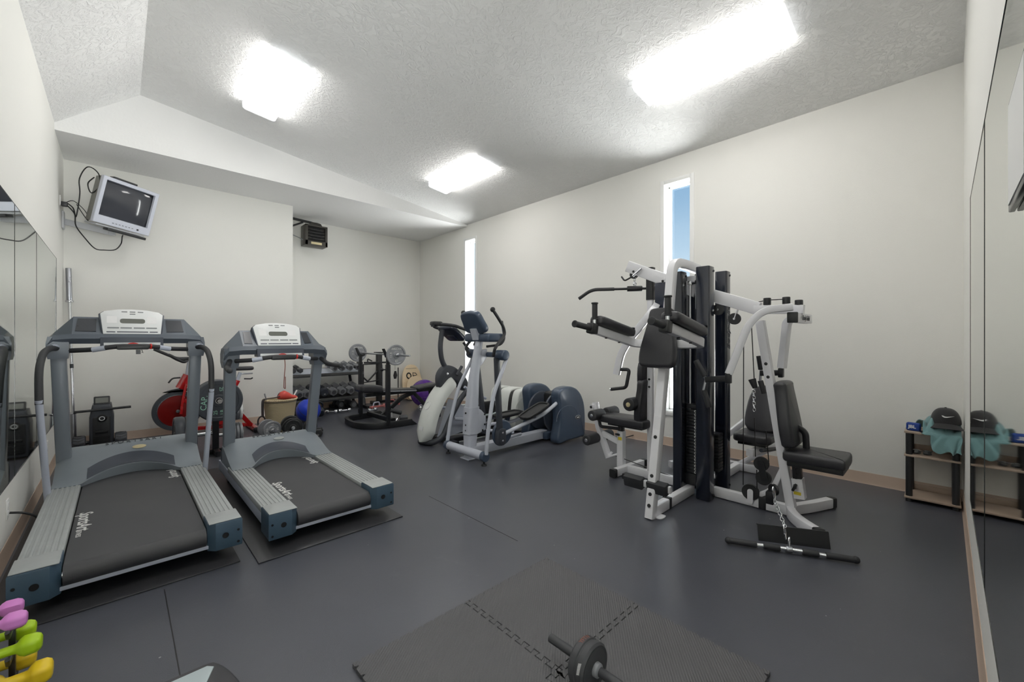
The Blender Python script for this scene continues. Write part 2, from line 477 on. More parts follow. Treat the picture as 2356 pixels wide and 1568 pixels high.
mb = MB().lohi((XL - .3, YBACK - .3, -.12), (XR + .3, YB + .3, 0)); struct('floor', mb, M['floor'])
TX = 2.06                                              # right-hand end of the wall the television hangs before
struct('wall_left', MB().lohi((XL - .2, YBACK - .2, 0), (XL, YB + .2, 4.3)), M['wall'])
struct('wall_back', MB().lohi((TX - .1, YB, 0), (XR, YB + .2, 4.3)), M['wall'])
struct('wall_television', MB().lohi((XL, YT, 0), (TX, YB + .2, 4.3)), M['wall'])
mb = MB()
ys = [YF - .2] + [c for w in sorted(WIN) for c in w[:2]] + [YB + .2]
for i in range(0, len(ys), 2): mb.lohi((XR, ys[i], 0), (XR + .2, ys[i + 1], 4.3))
for y0, y1, z0, z1 in WIN:
    mb.lohi((XR, y0, 0), (XR + .2, y1, z0)); mb.lohi((XR, y0, z1), (XR + .2, y1, 4.3))
struct('wall_right', mb, M['wall'])
struct('wall_front', MB().lohi((XEND, YF - .2, 0), (XR + .2, YF, 4.3)), M['wall'])
struct('wall_entry', MB().lohi((XEND, YBACK, 0), (XEND + .15, YF - .2, 4.3)), M['wall'])
DX0, DX1, DZ = -.38, .9, 2.4                          # unseen glazed entrance behind the camera, added to let in more daylight
struct('wall_rear', MB().lohi((XL, YBACK - .2, 0), (DX0, YBACK, 4.3)).lohi((DX1, YBACK - .2, 0), (XEND + .15, YBACK, 4.3)).lohi((DX0, YBACK - .2, DZ), (DX1, YBACK, 4.3)), M['wall'])
dr = MB()
for lo, hi in (((DX0, 0), (DX0 + .09, DZ)), ((DX1 - .09, 0), (DX1, DZ)), ((DX0, DZ - .1), (DX1, DZ)), ((DX0, 0), (DX1, .2))): dr.lohi((lo[0], YBACK - .12, lo[1]), (hi[0], YBACK - .07, hi[1]), .004)
dr = struct('added_door_1', dr, M['white_trim'])
struct('added_door_pane', MB().lohi((DX0 + .09, YBACK - .1, .2), (DX1 - .09, YBACK - .09, DZ - .1)), M['glass'], dr)
sl = (ZE - ZR) / (XR - XRIDGE)
mb = MB()
mb.loft([[(x, y, z) for x, z in ((XL - .2, ZEL - .17), (XRIDGE, ZR), (XR + .2, ZE + sl * .2), (XR + .2, 4.6), (XL - .2, 4.6))] for y in (YBACK - .2, YG)])
struct('ceiling', mb, M['ceil'])
mb = MB(); mb.lohi((XL, YG, ZS), (XR, YB + .2, 4.4)); struct('ceiling_bulkhead', mb, M['soffit'])

def baseboard(name, a, b, nrm, mtl='base'):
    a, b = Vector(a), Vector(b); nrm = Vector(nrm)
    sec = [(0, 0), (.014, .0), (.006, .012), (.005, .098), (.003, .102), (0, .102)]
    mb = MB().loft([[p + nrm * s + Vector((0, 0, h)) for s, h in sec] for p in (a, b)])
    return struct(name, mb, M[mtl])
baseboard('baseboard_left', (XL, YBACK, 0), (XL, YT, 0), (1, 0, 0))
baseboard('baseboard_television', (XL, YT, 0), (TX, YT, 0), (0, -1, 0))
baseboard('baseboard_back', (TX, YB, 0), (XR, YB, 0), (0, -1, 0))
baseboard('baseboard_right', (XR, YF, 0), (XR, YB, 0), (-1, 0, 0))
baseboard('baseboard_front', (XEND, YF, 0), (XR, YF, 0), (0, 1, 0))

for k, (y0, y1, z0, z1) in enumerate(WIN):
    mb = MB()
    c = .05
    for lo, hi in (((y0 - c, z0 - c), (y0, z1 + c)), ((y1, z0 - c), (y1 + c, z1 + c)), ((y0, z1), (y1, z1 + c)), ((y0, z0 - c), (y1, z0))):
        mb.lohi((XR - .014, lo[0], lo[1]), (XR + .002, hi[0], hi[1]), .004)
    w = struct(f'window_{k+1}', mb, M['white_trim'])
    f = MB(); t = .022
    for lo, hi in (((y0, z0), (y0 + t, z1)), ((y1 - t, z0), (y1, z1)), ((y0, z1 - t), (y1, z1)), ((y0, z0), (y1, z0 + t))):
        f.lohi((XR + .11, lo[0], lo[1]), (XR + .15, hi[0], hi[1]), .003)
    struct('window_frame', f, M['white_trim'], w)
    j = MB()
    for lo, hi in (((y0, z0), (y0 + .004, z1)), ((y1 - .004, z0), (y1, z1)), ((y0, z1 - .004), (y1, z1)), ((y0, z0), (y1, z0 + .006))):
        j.lohi((XR, lo[0], lo[1]), (XR + .2, hi[0], hi[1]))
    struct('window_jamb', j, M['white_trim'], w)
    struct('window_pane', MB().lohi((XR + .127, y0 + t, z0 + t), (XR + .132, y1 - t, z1 - t)), M['glass'], w)


# mirrors: panes of sheet mirror on the two side walls
def mirror(lo, hi, ax, label, group):
    t = thing('wall_mirror', label, 'mirror', ((lo[0] + hi[0]) / 2, (lo[1] + hi[1]) / 2, lo[2]), group=group)
    MB().lohi(lo, hi).build('mirror_glass', M['mirror'], t)
    c = MB(); e = .0025
    if ax == 'x':
        q = [((lo[1], lo[2]), (lo[1] + e, hi[2])), ((hi[1] - e, lo[2]), (hi[1], hi[2])), ((lo[1], hi[2] - e), (hi[1], hi[2])), ((lo[1], lo[2]), (hi[1], lo[2] + e * 1.6))]
        for a, b in q: c.lohi((hi[0] - .001, a[0], a[1]), (hi[0] + .0012, b[0], b[1]))
    else:
        q = [((lo[0], lo[2]), (lo[0] + e, hi[2])), ((hi[0] - e, lo[2]), (hi[0], hi[2])), ((lo[0], hi[2] - e), (hi[0], hi[2])), ((lo[0], lo[2]), (hi[0], lo[2] + e * 1.6))]
        for a, b in q: c.lohi((a[0], hi[1] - .001, a[1]), (b[0], hi[1] + .0012, b[1]))
    c.build('mirror_edge', M['mirror_edge'], t)
    return t
ml = [(5.02, 6.47), (4.06, 5.017), (2.6, 4.057), (1.2, 2.597)]
lab = ['narrow wall mirror pane ending beside the television wall', 'wall mirror pane reflecting the television cable, second from the corner', 'wall mirror pane cut by the picture edge beside the first treadmill', 'wall mirror pane nearest the doorway beside the small dumbbell rack']
for (a, b), s in zip(ml[:3], lab): mirror((XL, a, .435), (XL + .006, b, 2.155), 'x', s, 'mirror panes on the treadmill wall')
mirror((2.249, YF, .405), (3.42, YF + .006, 2.085), 'y', 'tall mirror pane beside the shelf reflecting the black cap', 'mirror panes on the shelf wall')
mirror((1.02, YF, .405), (2.246, YF + .006, 2.085), 'y', 'tall mirror pane beyond the dark seam, reflecting the blank wall', 'mirror panes on the shelf wall')
t = thing('framed_sign', 'thin dark framed white board hung on the mirror edge at the picture border', 'sign', (1.17, YF + .006, 1.66))
MB().lohi((1.04, YF + .007, 1.555), (1.30, YF + .016, 1.775), .002).build('frame', M['mirror_edge'], t)
MB().lohi((1.052, YF + .0155, 1.567), (1.288, YF + .0175, 1.763)).build('board', M['white_cap'], t)

# ceiling lights: wrap-around fluorescent fittings on the long slope
ang = math.atan(sl)
def ceiling_light(x, y, label):
    zc = ZR + sl * (x - XRIDGE)
    t = thing('ceiling_light', label, 'ceiling light', (x, y, zc), group='fluorescent fittings on the ceiling')
    X = T(x, y, zc) @ RY(-ang)
    w, h, L = .172, .085, .6
    prof = [(-w + .012, .0), (-w, -.02), (-w + .01, -h + .012), (-w + .035, -h), (w - .035, -h), (w - .01, -h + .012), (w, -.02), (w - .012, .0)]
    row = lambda pr: [[X @ Vector((a, yy, c)) for a, c in pr] for yy in (-L + .02, L - .02)]
    MB().loft(row(prof[2:6]), cap=False, closed=False).build('diffuser', M['diffuser'], t)
    for sd in (prof[:3], prof[5:]): MB().loft(row(sd), cap=False, closed=False).build('side_lens', M['lens'], t)
    for s in (-1, 1):
        pr2 = [(a * 1.015, c * 1.03 if c < -.01 else c) for a, c in prof]
        MB().loft([[X @ Vector((a, yy, c)) for a, c in pr2] for yy in (s * (L - .022), s * L)]).build('end_cap', M['lens_end'], t)
    MB().box((0, 0, 0), (2 * w - .03, 2 * L - .05, .012)).build('housing', M['white_cap'], t, local=True).matrix_local = RY(-ang)
ceiling_light(1.185, 4.87, 'lit fluorescent ceiling light near the ridge, beside the bulkhead corner')
ceiling_light(3.57, 4.79, 'smallest lit fluorescent ceiling light, above the narrow far window')
ceiling_light(3.6, 1.385, 'largest lit fluorescent ceiling light, above the multi gym')
ceiling_light(1.185, 1.385, 'unseen lit fluorescent ceiling light over the doorway end of the ridge')  # unseen fitting completing the grid of four, added to raise the brightness

# rubber mats under the treadmills, foam puzzle tiles
tag(MB().lohi((-.455, 2.84, 0.0), (.515, 5.35, .009), .003).build('rubber_mat', M['mat']), 'black rubber mat under the treadmill beside the wall mirror', 'mat', 'mats under the treadmills')
tag(MB().lohi((.585, 2.735, 0.0), (1.505, 5.05, .009), .003).build('rubber_mat', M['mat']), 'scuffed black rubber mat under the treadmill beside the wicker basket', 'mat', 'mats under the treadmills')
s_ = MB()
for x, y0, y1 in ((1.86, 1.9, 2.95), (.17, 1.95, 2.8)): s_.lohi((x, y0, 0), (x + .004, y1, .0012))
s_.lohi((-.4, 2.62, 0), (-.39, 2.63, .001))
struct('floor_seam', s_, M['cable'])

def tile_edge(a, b, n, out):
    """Jigsaw edge from a to b (2D); out: +1 tabs outward, -1 notched, 0 straight with half-holes."""
    a, b = Vector(a), Vector(b); d = b - a; L = d.length; d.normalize(); nn = Vector((d.y, -d.x))
    pts = [a]
    for k in range(n):
        c = (k + .5) * L / n; q = L / n
        if not out:
            pts += [a + d * (c - .008), a + d * c - nn * .016, a + d * (c + .008)]
            continue
        e = .05 if out < 0 else 0
        for t, o in ((-.19 - e, 0), (-.29 - e, 1), (.29 + e, 1), (.19 + e, 0)):
            pts.append(a + d * (c + t * q) + nn * (o * .024 * out))
    return pts
def tile(x0, y0, sides, label, S=.575):
    cs = [(x0, y0), (x0 + S, y0), (x0 + S, y0 + S), (x0, y0 + S)]
    poly = []
    for k in range(4): poly += tile_edge(cs[k], cs[(k + 1) % 4], 10, sides[k])
    mb = MB().prism([(p.x, p.y) for p in poly], .016, z0=.0)
    o = mb.build('foam_tile', M['foam'])
    tag(o, label, 'foam tile', 'interlocking foam floor tiles')
G = .0045
tile(1.25, 1.045, (1, 0, 0, 1), 'grey foam puzzle tile at the outer corner of the block, catching the light')
tile(1.25 - .575 - G, 1.045, (1, -1.0, 0, 0), 'grey foam puzzle tile bordering the bare floor toward the treadmills')
tile(1.25, 1.045 - .575 - G, (0, 0, -1.0, 1), 'grey foam puzzle tile bordering the bare floor toward the curl bar')
tile(1.25 - .575 - G, 1.045 - .575 - G, (0, -1.0, -1.0, 0), 'grey foam puzzle tile hidden mostly below the ab roller')
# ---------------------------------------------------------------- treadmills
def treadmill(label, cx, y0, hw, zr, yh, yhb, zh, up_b, up_t, yc, zc, full_rails):
    """hw half width, zr rail top, hood yh..yhb rising to zh, uprights up_b -> up_t (dx, y, z), console at yc with its arm height zc."""
    t = thing('treadmill', label, 'treadmill', (cx, y0, 0), group='treadmills along the mirror wall')
    X = lambda x, y, z: Vector((cx + x, y0 + y, z))
    bw = hw - .165                                   # belt half width
    L = yh - y0; LB = yhb - y0
    # frame under the deck
    mb = MB()
    for s in (-1, 1):
        mb.lohi(X(s * (hw - .02) - .018, .1, zr - .115), X(s * (hw - .02) + .018, LB + .12, zr - .03), .006)
    for y in (.35, L - .1, LB): mb.lohi(X(-hw + .04, y - .03, zr - .13), X(hw - .04, y + .03, zr - .09), .004)
    mb.lohi(X(-bw - .05, .03, zr - .135), X(bw + .05, .045, zr - .115), .002)
    mb.build('frame', M['tm_silver'], t)
    mb = MB()
    mb.lohi(X(-hw + .05, .12, zr - .1), X(hw - .05, LB, zr - .045), .004)
    mb.build('deck', M['black_plastic'], t)
    # belt with its rounded rear turn
    r = .052
    sec = [(L + .2, zr - .022)] + [(r + .012 - r * math.sin(a), zr - .022 - r + r * math.cos(a)) for a in [PI * k / 14 for k in range(15)]] + [(L + .2, zr - .022 - 2 * r)]
    mb = MB(); mb.loft([[X(x, y, z) for y, z in sec] for x in (-bw, bw)])
    bl = mb.build('belt', M['belt'], t)
    tx = MB()
    f1 = frame(X(-bw + .045, L * .43, zr - .0212), (0, 0, 1), (0, -1, 0))
    tx.text('SportsArt', .085, f1, .0004, shear=.25, bold=.0015)
    tx.text('FITNESS', .03, frame(X(-bw + .03, L * .43 - .22, zr - .0212), (0, 0, 1), (0, -1, 0)), .0004)
    tx.build('lettering', M['letter_white'], bl); tx = MB()
    tx.text('SportsArt', .085, frame(X(bw - .045, L * .93, zr - .0212), (0, 0, 1), (0, 1, 0)), .0004, shear=.25, bold=.0015)
    tx.build('lettering', M['letter_white'], bl)
    for s in (-1, 1): MB().cyl(X(s * bw, r + .012, zr - .022 - r), X(s * (bw + .035), r + .012, zr - .022 - r), .018).build('roller_axle', M['chrome'], t)
    # foot rails with their raised ribs
    for s in (-1, 1):
        xa, xb = sorted((s * (bw + .008), s * hw))
        mb = MB(); mb.lohi(X(xa, .15, zr - .045), X(xb, L + .06, zr), .007)
        n = 6
        for k in range(n):
            x = xa + (xb - xa) * (k + .8) / (n + .6)
            mb.lohi(X(x - .006, .17, zr - .002), X(x + .006, L - .01, zr + .0035), .0015)
        mb.build('foot_rail', M['tm_rail'], t)
    # rear end caps
    for s in (-1, 1):
        xi, xo = s * (bw + .005), s * (hw + .006)
        y_in = .185
        top = [(xi, .0 + .035), (xi + s * .035, 0), (xo, 0), (xo, y_in), (xi, y_in)]
        if s < 0: top = top[::-1]
        mb = MB()
        mb.prism([(p[0], p[1]) for p in top], .16, T(cx, y0, zr - .15), .008, z0=0)
        xm = (xi + xo) / 2
        cap = mb.build('end_cap', M['tm_cap'], t)
        MB().cyl(X(xm, -.0015, zr - .07), X(xm, .004, zr - .07), .016).build('bolt_hole', M['cable'], cap)
        for zz in (zr - .055, zr - .125): MB().cyl(X(xo - s * .02, -.0015, zz), X(xo - s * .02, .004, zz), .007, n=12).build('bolt_hole', M['cable'], cap)
        MB().lohi(X(min(xi, xo) + .004, .004, zr + .009), X(max(xi, xo) - .004, y_in - .005, zr + .014), .003).build('cap_pad', M['tm_rail'], cap)
    # motor hood
    rise = LB - L
    def hood(u, v):
        x = (u - .5) * 2 * (hw - .01); q = abs(x) / (bw + .01)
        arch = max(0, 1 - q * q) if q < 1 else 0
        y = L + (-.10 * (1 - arch) + .12 * arch) * (1 - v) + rise * v
        e = v * v * (3 - 2 * v)
        z = zr + .004 + (zh - zr) * (.45 * v + .55 * e) + .05 * arch * (1 - v) ** .6
        side = max(0, (abs(x) - (hw - .09)) / .08)
        return X(x, y, z - .05 * side * side * v)
    mb = MB(); nu, nv = 40, 14
    mb.grid(hood, nu, nv)
    rim = [hood(i / nu, 0) for i in range(nu + 1)]
    mb.loft([rim, [Vector((p.x, p.y + .012, zr - .02)) for p in rim]], closed=False)
    back = [hood(i / nu, 1) for i in range(nu + 1)]
    mb.loft([back, [Vector((p.x, p.y + .05, p.z - .06)) for p in back], [Vector((p.x, p.y + .07, .09)) for p in back]], closed=False)
    for u in (0, 1):
        edge = [hood(u, j / nv) for j in range(nv + 1)]
        mb.loft([edge, [Vector((p.x, p.y, .1)) for p in edge]], closed=False)
    hd = mb.build('motor_hood', M['tm_hood'], t, smooth=50)
    # dark sheet painting in the shade of a concave scoop over the belt mouth
    def scoop(u, v):
        x = (u - .5) * 2 * (bw - .02)
        vv = .04 + v * (.30 + .12 * (1 - (2 * u - 1) ** 2))
        p = hood(.5 + x / (2 * (hw - .01)), vv); return p + Vector((0, -.002, .0035))
    MB().grid(scoop, 24, 6).build('hood_scoop_shade', M['tm_dark'], hd)
    dv = (hood(.5, .9) - hood(.5, .75)).normalized(); nrm = Vector((1, 0, 0)).cross(dv)
    MB().text('SPORTSART', .05, frame(hood(.52, .86) + nrm * .004, nrm, (1, 0, 0)), .001, spacing=1.5).build('lettering', M['letter_dark'], hd)
    dv = (hood(.5, .66) - hood(.5, .56)).normalized(); nrm = Vector((1, 0, 0)).cross(dv)
    bd = MB(); bd.prism([(.045 * math.cos(a), .02 * math.sin(a)) for a in [2 * PI * k / 28 for k in range(28)]], .004, frame(hood(.55, .6) + nrm * .004, nrm, (1, 0, 0)), .001)
    bd.build('badge', M['brass_label'] if full_rails else M['tm_rail'], hd)
    # levelling feet and wheels
    for s in (-1, 1):
        MB().lohi(X(s * (hw - .12) - .03, .3, .009), X(s * (hw - .12) + .03, .37, zr - .1), .004).build('rear_foot', M['black_plastic'], t)
        MB().cyl(X(s * (hw - .06) - .02, LB - .06, .055), X(s * (hw - .06) + .02, LB - .06, .055), .045, bev=.006).build('transport_wheel', M['black_plastic'], t)
    # uprights
    for s in (-1, 1):
        b = X(s * up_b[0], up_b[1] - y0, up_b[2] - .2); a = X(s * up_t[0], up_t[1] - y0, up_t[2])
        MB().rtube([b, b + (a - b) * .5, a], .085, .075, (0, -1, 0), rad=.01).build('upright', M['tm_upright'], t)
        MB().loft([[a + Vector((dx * kx, dy * ky, dz)) for dx, dy in ((-.06, -.07), (.06, -.07), (.06, .07), (-.06, .07))] for dz, kx, ky in ((-.05, .85, .9), (.0, 1, 1), (.07, 1, 1.05), (.12, .85, 1.1))]).build('upright_cap', M['tm_grey'], t, smooth=20)
    # console: long tilted housing with two trays
    C = lambda x, y, z: Vector((cx + x, yc + y, zc + z))
    W = up_t[0] + .055
    secs = []
    for x, ky, dz in ((-W, .72, -.05), (-W + .03, .85, -.01), (-W + .13, 1, .0), (-.2, 1, .0), (.2, 1, .0), (W - .13, 1, .0), (W - .03, .85, -.01), (W, .72, -.05)):
        top = .215 if abs(x) < W - .05 else .10
        secs.append([C(x, p * ky, q + dz) for p, q in ((-.10, .04), (-.085, .075), (.075, top), (.10, top - .01), (.11, .10), (.04, .02), (-.06, .0))])
    MB().loft(secs).build('console_housing', M['tm_grey'], t, smooth=25)
    for s in (-1, 1):
        xa, xb = s * .215, s * (W - .145)
        q = [C(xa, -.062, .093), C(xb, -.058, .096), C(xb * .97, .052, .197), C(xa, .055, .198)]
        nn = Vector((0, -.62, .78)) * .006
        MB().loft([[p + nn * .2 for p in q], [p + nn for p in q]]).build('console_tray', M['tm_pocket'], t)
    # white control panel
    mx_ = Vector((1, 0, 0)); tl = Vector((0, .56, .83)).normalized()
    Fp = frame(C(0, -.075, .07), mx_.cross(tl), mx_)
    out = [(-.175, .0), (.175, .0), (.195, .2), (.17, .226), (.09, .246), (0, .252), (-.09, .246), (-.17, .226), (-.195, .2)]
    pn = MB().prism(out, .035, Fp, .004).build('control_panel', M['panel'], t)
    bz = MB().prism([(p[0] * 1.05, p[1] * 1.03 - .004) for p in out], .06, Fp @ T(0, 0, -.02), .006).build('panel_back', M['tm_dark'], t)
    pf = lambda x, y: Fp @ T(x, y, .0178)
    MB().prism(rrect(.155, .047, .018, 4), .0012, pf(0, .128)).build('screen', M['screen'], pn)
    for x in (-.117, -.04, .04, .117):
        MB().prism(rrect(.07, .012, .004), .0016, pf(x, .058)).build('button', M['button'], pn)
    for x, y in ((-.05, .222), (0, .222), (.05, .222), (0, .2)):
        MB().prism(rrect(.036, .009, .003), .0016, pf(x, y)).build('button', M['button'], pn)
    for x in (-.13, 0, .13): MB().prism(rrect(.052 if x else .19, .009, .003), .0016, pf(x, .018)).build('button', M['tm_dark'], pn)
    for x in (-.125, .12): MB().prism(rrect(.06, .07, .006), .0008, pf(x, .14)).build('printed_notice', M['white_cap'], pn)
    # lower fascia with the red stop button
    lo = MB().loft([[C(x, y - .03 - .02 * (1 - (x / .2) ** 2), z) for y, z in ((-.10, -.02), (-.085, .05), (.02, .05), (.02, -.02))] for x in (-.19, -.12, 0, .12, .19)])
    fs = lo.build('lower_fascia', M['tm_dark'], t, smooth=25)
    st = MB().loft([[C(x, -.137 - .02 * (1 - (x / .19) ** 2), z) for z in (-.012, .008)] + [C(x, -.129 - .02 * (1 - (x / .19) ** 2), z) for z in (.008, -.012)] for x in (-.17, -.1, 0, .1, .17)])
    st.build('key_strip', M['panel'], fs)
    MB().prism([(.036 * math.cos(a), .018 * math.sin(a)) for a in [PI * k / 10 for k in range(11)]], .03, frame(C(0, -.152, -.012), (0, -1, .2), (1, 0, 0)), .004).build('stop_button', M['red'], fs)
    # grip bar across
    yb = -.17
    bar = [C(-up_t[0] + .03, -.03, -.055), C(-.22, yb + .02, -.045), C(-.1, yb - .02, -.02), C(.1, yb - .02, -.02), C(.22, yb + .02, -.045), C(up_t[0] - .03, -.03, -.055)]
    gb = MB().tube(bar, .018, fil=.08).build('grip_bar', M['rubber_grip'], t)
    for s in (-1, 1):
        a, b = Vector(bar[1] if s < 0 else bar[4]), Vector(bar[2] if s < 0 else bar[3])
        MB().cyl(a + (b - a) * -.1, a + (b - a) * .5, .0195).build('pulse_sensor', M['tm_silver'], gb)
    MB().prism(rrect(.20, .04, .015), .05, frame(C(0, yb - .025, -.028), (0, -1, 0), (1, 0, 0)), .008).build('grip_hub', M['black_plastic'], gb)
    MB().tube([C(.105, yb - .035, -.004), C(.11, yb - .042, -.02), C(.105, yb - .03, -.042)], .007).build('clip_band', M['red'], gb)
    if full_rails:
        MB().loft([[C(.03 + dx, yb - .03 + dy, z) for dx, dy in ((-.014, -.008), (.014, -.008), (.014, .008), (-.014, .008))] for z in (-.05, -.085)]).tube([C(.05, yb - .03, -.05), C(.06, yb - .03, -.075), C(.05, yb - .03, -.07)], .003, n=6).build('safety_key', M['black_plastic'], gb)
    else:
        MB().tube([C(.005, yb - .03, -.02), C(.008, yb - .04, -.1), C(.0, yb - .035, -.24), C(.0, yb - .03, -.3), C(.012, yb - .03, -.31), C(.012, yb - .03, -.2)], .0035, n=6, fil=.02).build('safety_cord', M['copper'], gb)
    for s in (-1, 1):
        j = X(s * up_t[0], up_t[1] - y0, up_t[2])
        if full_rails:
            pts = [j + V(0, -.03, .03), j + V(s * .028, -.14, .035), j + V(s * .052, -.28, .01), j + V(s * .058, -.46, -.10), j + V(s * .052, -.50, -.34)]
            hr = MB().tube(pts, .021, fil=.12).build('handrail', M['rubber_grip'], t)
            a = pts[-1]; b = X(s * (hw - .005), 4.32 - y0, .13)
            MB().tube([a + (a - b).normalized() * .03, a + (b - a) * .5, b], .019).build('handrail_post', M['tm_silver'], t)
            MB().tube([j + V(0, .0, .055), j + V(s * .008, -.06, .045), j + V(s * .03, -.11, .037)], .023, fil=.03).build('handrail_joint', M['tm_silver'], t)
        else:
            pts = [j + V(0, 0, .03), j + V(s * .02, -.10, -.0), j + V(s * .045, -.14, -.04), j + V(s * .07, -.42, -.05)]
            hr = MB().tube(pts, .021, fil=.05).ball(pts[-1], .021, u=12, v=8).build('handrail', M['rubber_grip'], t)
    return t
treadmill('grey treadmill with tall handrails beside the wall mirror, dusty left deck', .085, 2.9, .445, .225, 4.5, 4.88, .42,
          (.39, 4.78, .4), (.42, 4.7, 1.2), 4.7, 1.265, True)
treadmill('grey treadmill with short stub handles and a blue lid resting on its console', 1.07, 2.83, .405, .22, 4.12, 4.5, .38,
          (.345, 4.5, .4), (.365, 4.32, 1.1), 4.28, 1.165, False)
# things left on and around them
t = thing('plastic_box', 'small cloudy plastic box with a blue lid on the second treadmill console', 'box', (1.13, 4.385, 1.385))
MB().lohi((1.05, 4.385, 1.392), (1.21, 4.45, 1.430), .006).build('box_body', M['frost'], t)
MB().lohi((1.04, 4.365, 1.424), (1.22, 4.455, 1.436), .003).build('lid', M['blue_lid'], t)
# ---------------------------------------------------------------- multi-station gym
G_ = thing('multi_gym', 'white and black four station multi gym with dark blue weight stack shrouds', 'multi gym', (3.5, 1.4, 0))
WM, BS, VY, RG = M['white_metal'], M['black_steel'], M['vinyl'], M['rubber_grip']
GX = 3.58
def bolt(p, nrm, par, r=.011, m='black_plastic', name='bolt'):
    p = Vector(p); nrm = Vector(nrm).normalized()
    MB().cyl(p - nrm * .003, p + nrm * .006, r, n=14, bev=.002).build(name, M[m], par)
def pulley(c, ax, par, r=.05, wdt=.022, name='pulley'):
    ax = Vector(ax).normalized()
    o = MB().lathe([(.008, -wdt / 2), (r, -wdt / 2), (r, -wdt * .35), (r * .84, 0), (r, wdt * .35), (r, wdt / 2), (.008, wdt / 2)], frame(c, ax)).build(name, M['black_plastic'], par)
    MB().cyl(Vector(c) - ax * (wdt * .6), Vector(c) + ax * (wdt * .6), .009, n=12).build('pulley_axle', M['chrome'], o)
    return o
def pad(poly, th, X_, name, par, bev=.018):
    return MB().prism(poly, th, X_, bev, 3).build(name, VY, par, smooth=60)
# --- base tubes
for a, b in (((2.80, 1.475, .042), (3.5, 1.475, .042)), ((GX, 1.32, .042), (GX, .78, .042)), ((GX, 1.58, .042), (GX, 2.2, .042)), ((3.72, 1.42, .042), (4.48, 1.42, .042))):
    MB().rtube([a, b], .055, .075, rad=.007).build('base_tube', WM, G_)
ft = MB().rtube([(3.27, .56, .042), (3.40, .70, .042), (GX, .80, .042), (3.76, .70, .042), (3.985, .605, .042)], .055, .072, fil=.1).build('base_foot', WM, G_)
for p, q in (((3.985, .605, .042), (.92, -.39, 0)), ((3.27, .56, .042), (-.7, -.7, 0))):
    MB().rtube([Vector(p) - Vector(q) * .02, Vector(p) + Vector(q) * .02], .06, .078, rad=.01).build('rubber_foot', M['black_plastic'], ft)
ft = MB().rtube([(3.37, 2.15, .042), (3.87, 2.12, .042)], .055, .072).build('base_foot', WM, G_)
for p, q in (((3.37, 2.15, .042), (-1, .06, 0)), ((3.87, 2.12, .042), (1, -.06, 0))):
    MB().rtube([Vector(p) - Vector(q) * .02, Vector(p) + Vector(q) * .022], .062, .078, rad=.012).build('rubber_foot', M['black_plastic'], ft)
ft = MB().rtube([(4.46, 1.20, .042), (4.46, 1.64, .042)], .055, .072).build('base_foot', WM, G_)
for y in (1.20, 1.64): MB().box((4.46, y, .042), (.062, .04, .078), None, .01).build('rubber_foot', M['black_plastic'], ft)
MB().box((3.06, 1.475, .045), (.035, .062, .084), None, .004).build('cable_stop', M['black_plastic'], G_)
MB().prism(smooth_poly([(-.02, -.03), (.05, -.035), (.06, 0), (.05, .03), (-.02, .03)], 4), .006, T(2.845, 1.44, .006)).build('floor_tab', WM, G_)
# --- knee raise post bending over into the tower top
path = [(2.795, 1.475, .002), (2.992, 1.475, 1.0), (3.095, 1.475, 1.57), (3.15, 1.475, 1.905), (3.36, 1.475, 1.915), (3.62, 1.475, 1.905)]
vp = MB().rtube(path, .062, .072, (1, 0, 0), fil=.16, rad=.008, fn=8).build('main_post', WM, G_)
d = (Vector(path[1]) - Vector(path[0])).normalized(); nx = Vector((-d.z, 0, d.x))
for k in (.09, .17, .30, .58): bolt(Vector(path[0]) + d * k + nx * .036, nx, vp, .013)
for y in (1.665, 1.505):
    pass
MB().rtube([(2.845, 1.70, .225), (2.845, 1.345, .225)], .03, .05, (0, 0, 1)).build('peg_bar', WM, G_)
for y0, y1 in ((1.70, 1.548), (1.512, 1.36)):
    MB().box((2.83, (y0 + y1) / 2, .225), (.062, abs(y1 - y0), .082), RY(-.25), .008).build('foot_peg', M['rubber_grip'], G_)
# knee raise back pad
nrm = Vector((-.97, 0, .22)); Fp = frame((2.955, 1.485, 1.31), nrm, (0, -1, 0))
bp_ = smooth_poly([(-.06, .228), (.06, .228), (.092, .20), (.1, .12), (.122, .0), (.138, -.09), (.138, -.185), (.118, -.22), (.06, -.228), (-.06, -.228), (-.118, -.22), (-.138, -.185), (-.138, -.09), (-.122, .0), (-.1, .12), (-.092, .20)], 3)
pad(bp_, .075, Fp, 'back_pad', G_, .022)
MB().prism([(p[0] * .9, p[1] * .93) for p in bp_], .014, Fp @ T(0, 0, -.044)).build('pad_board', M['black_plastic'], G_)
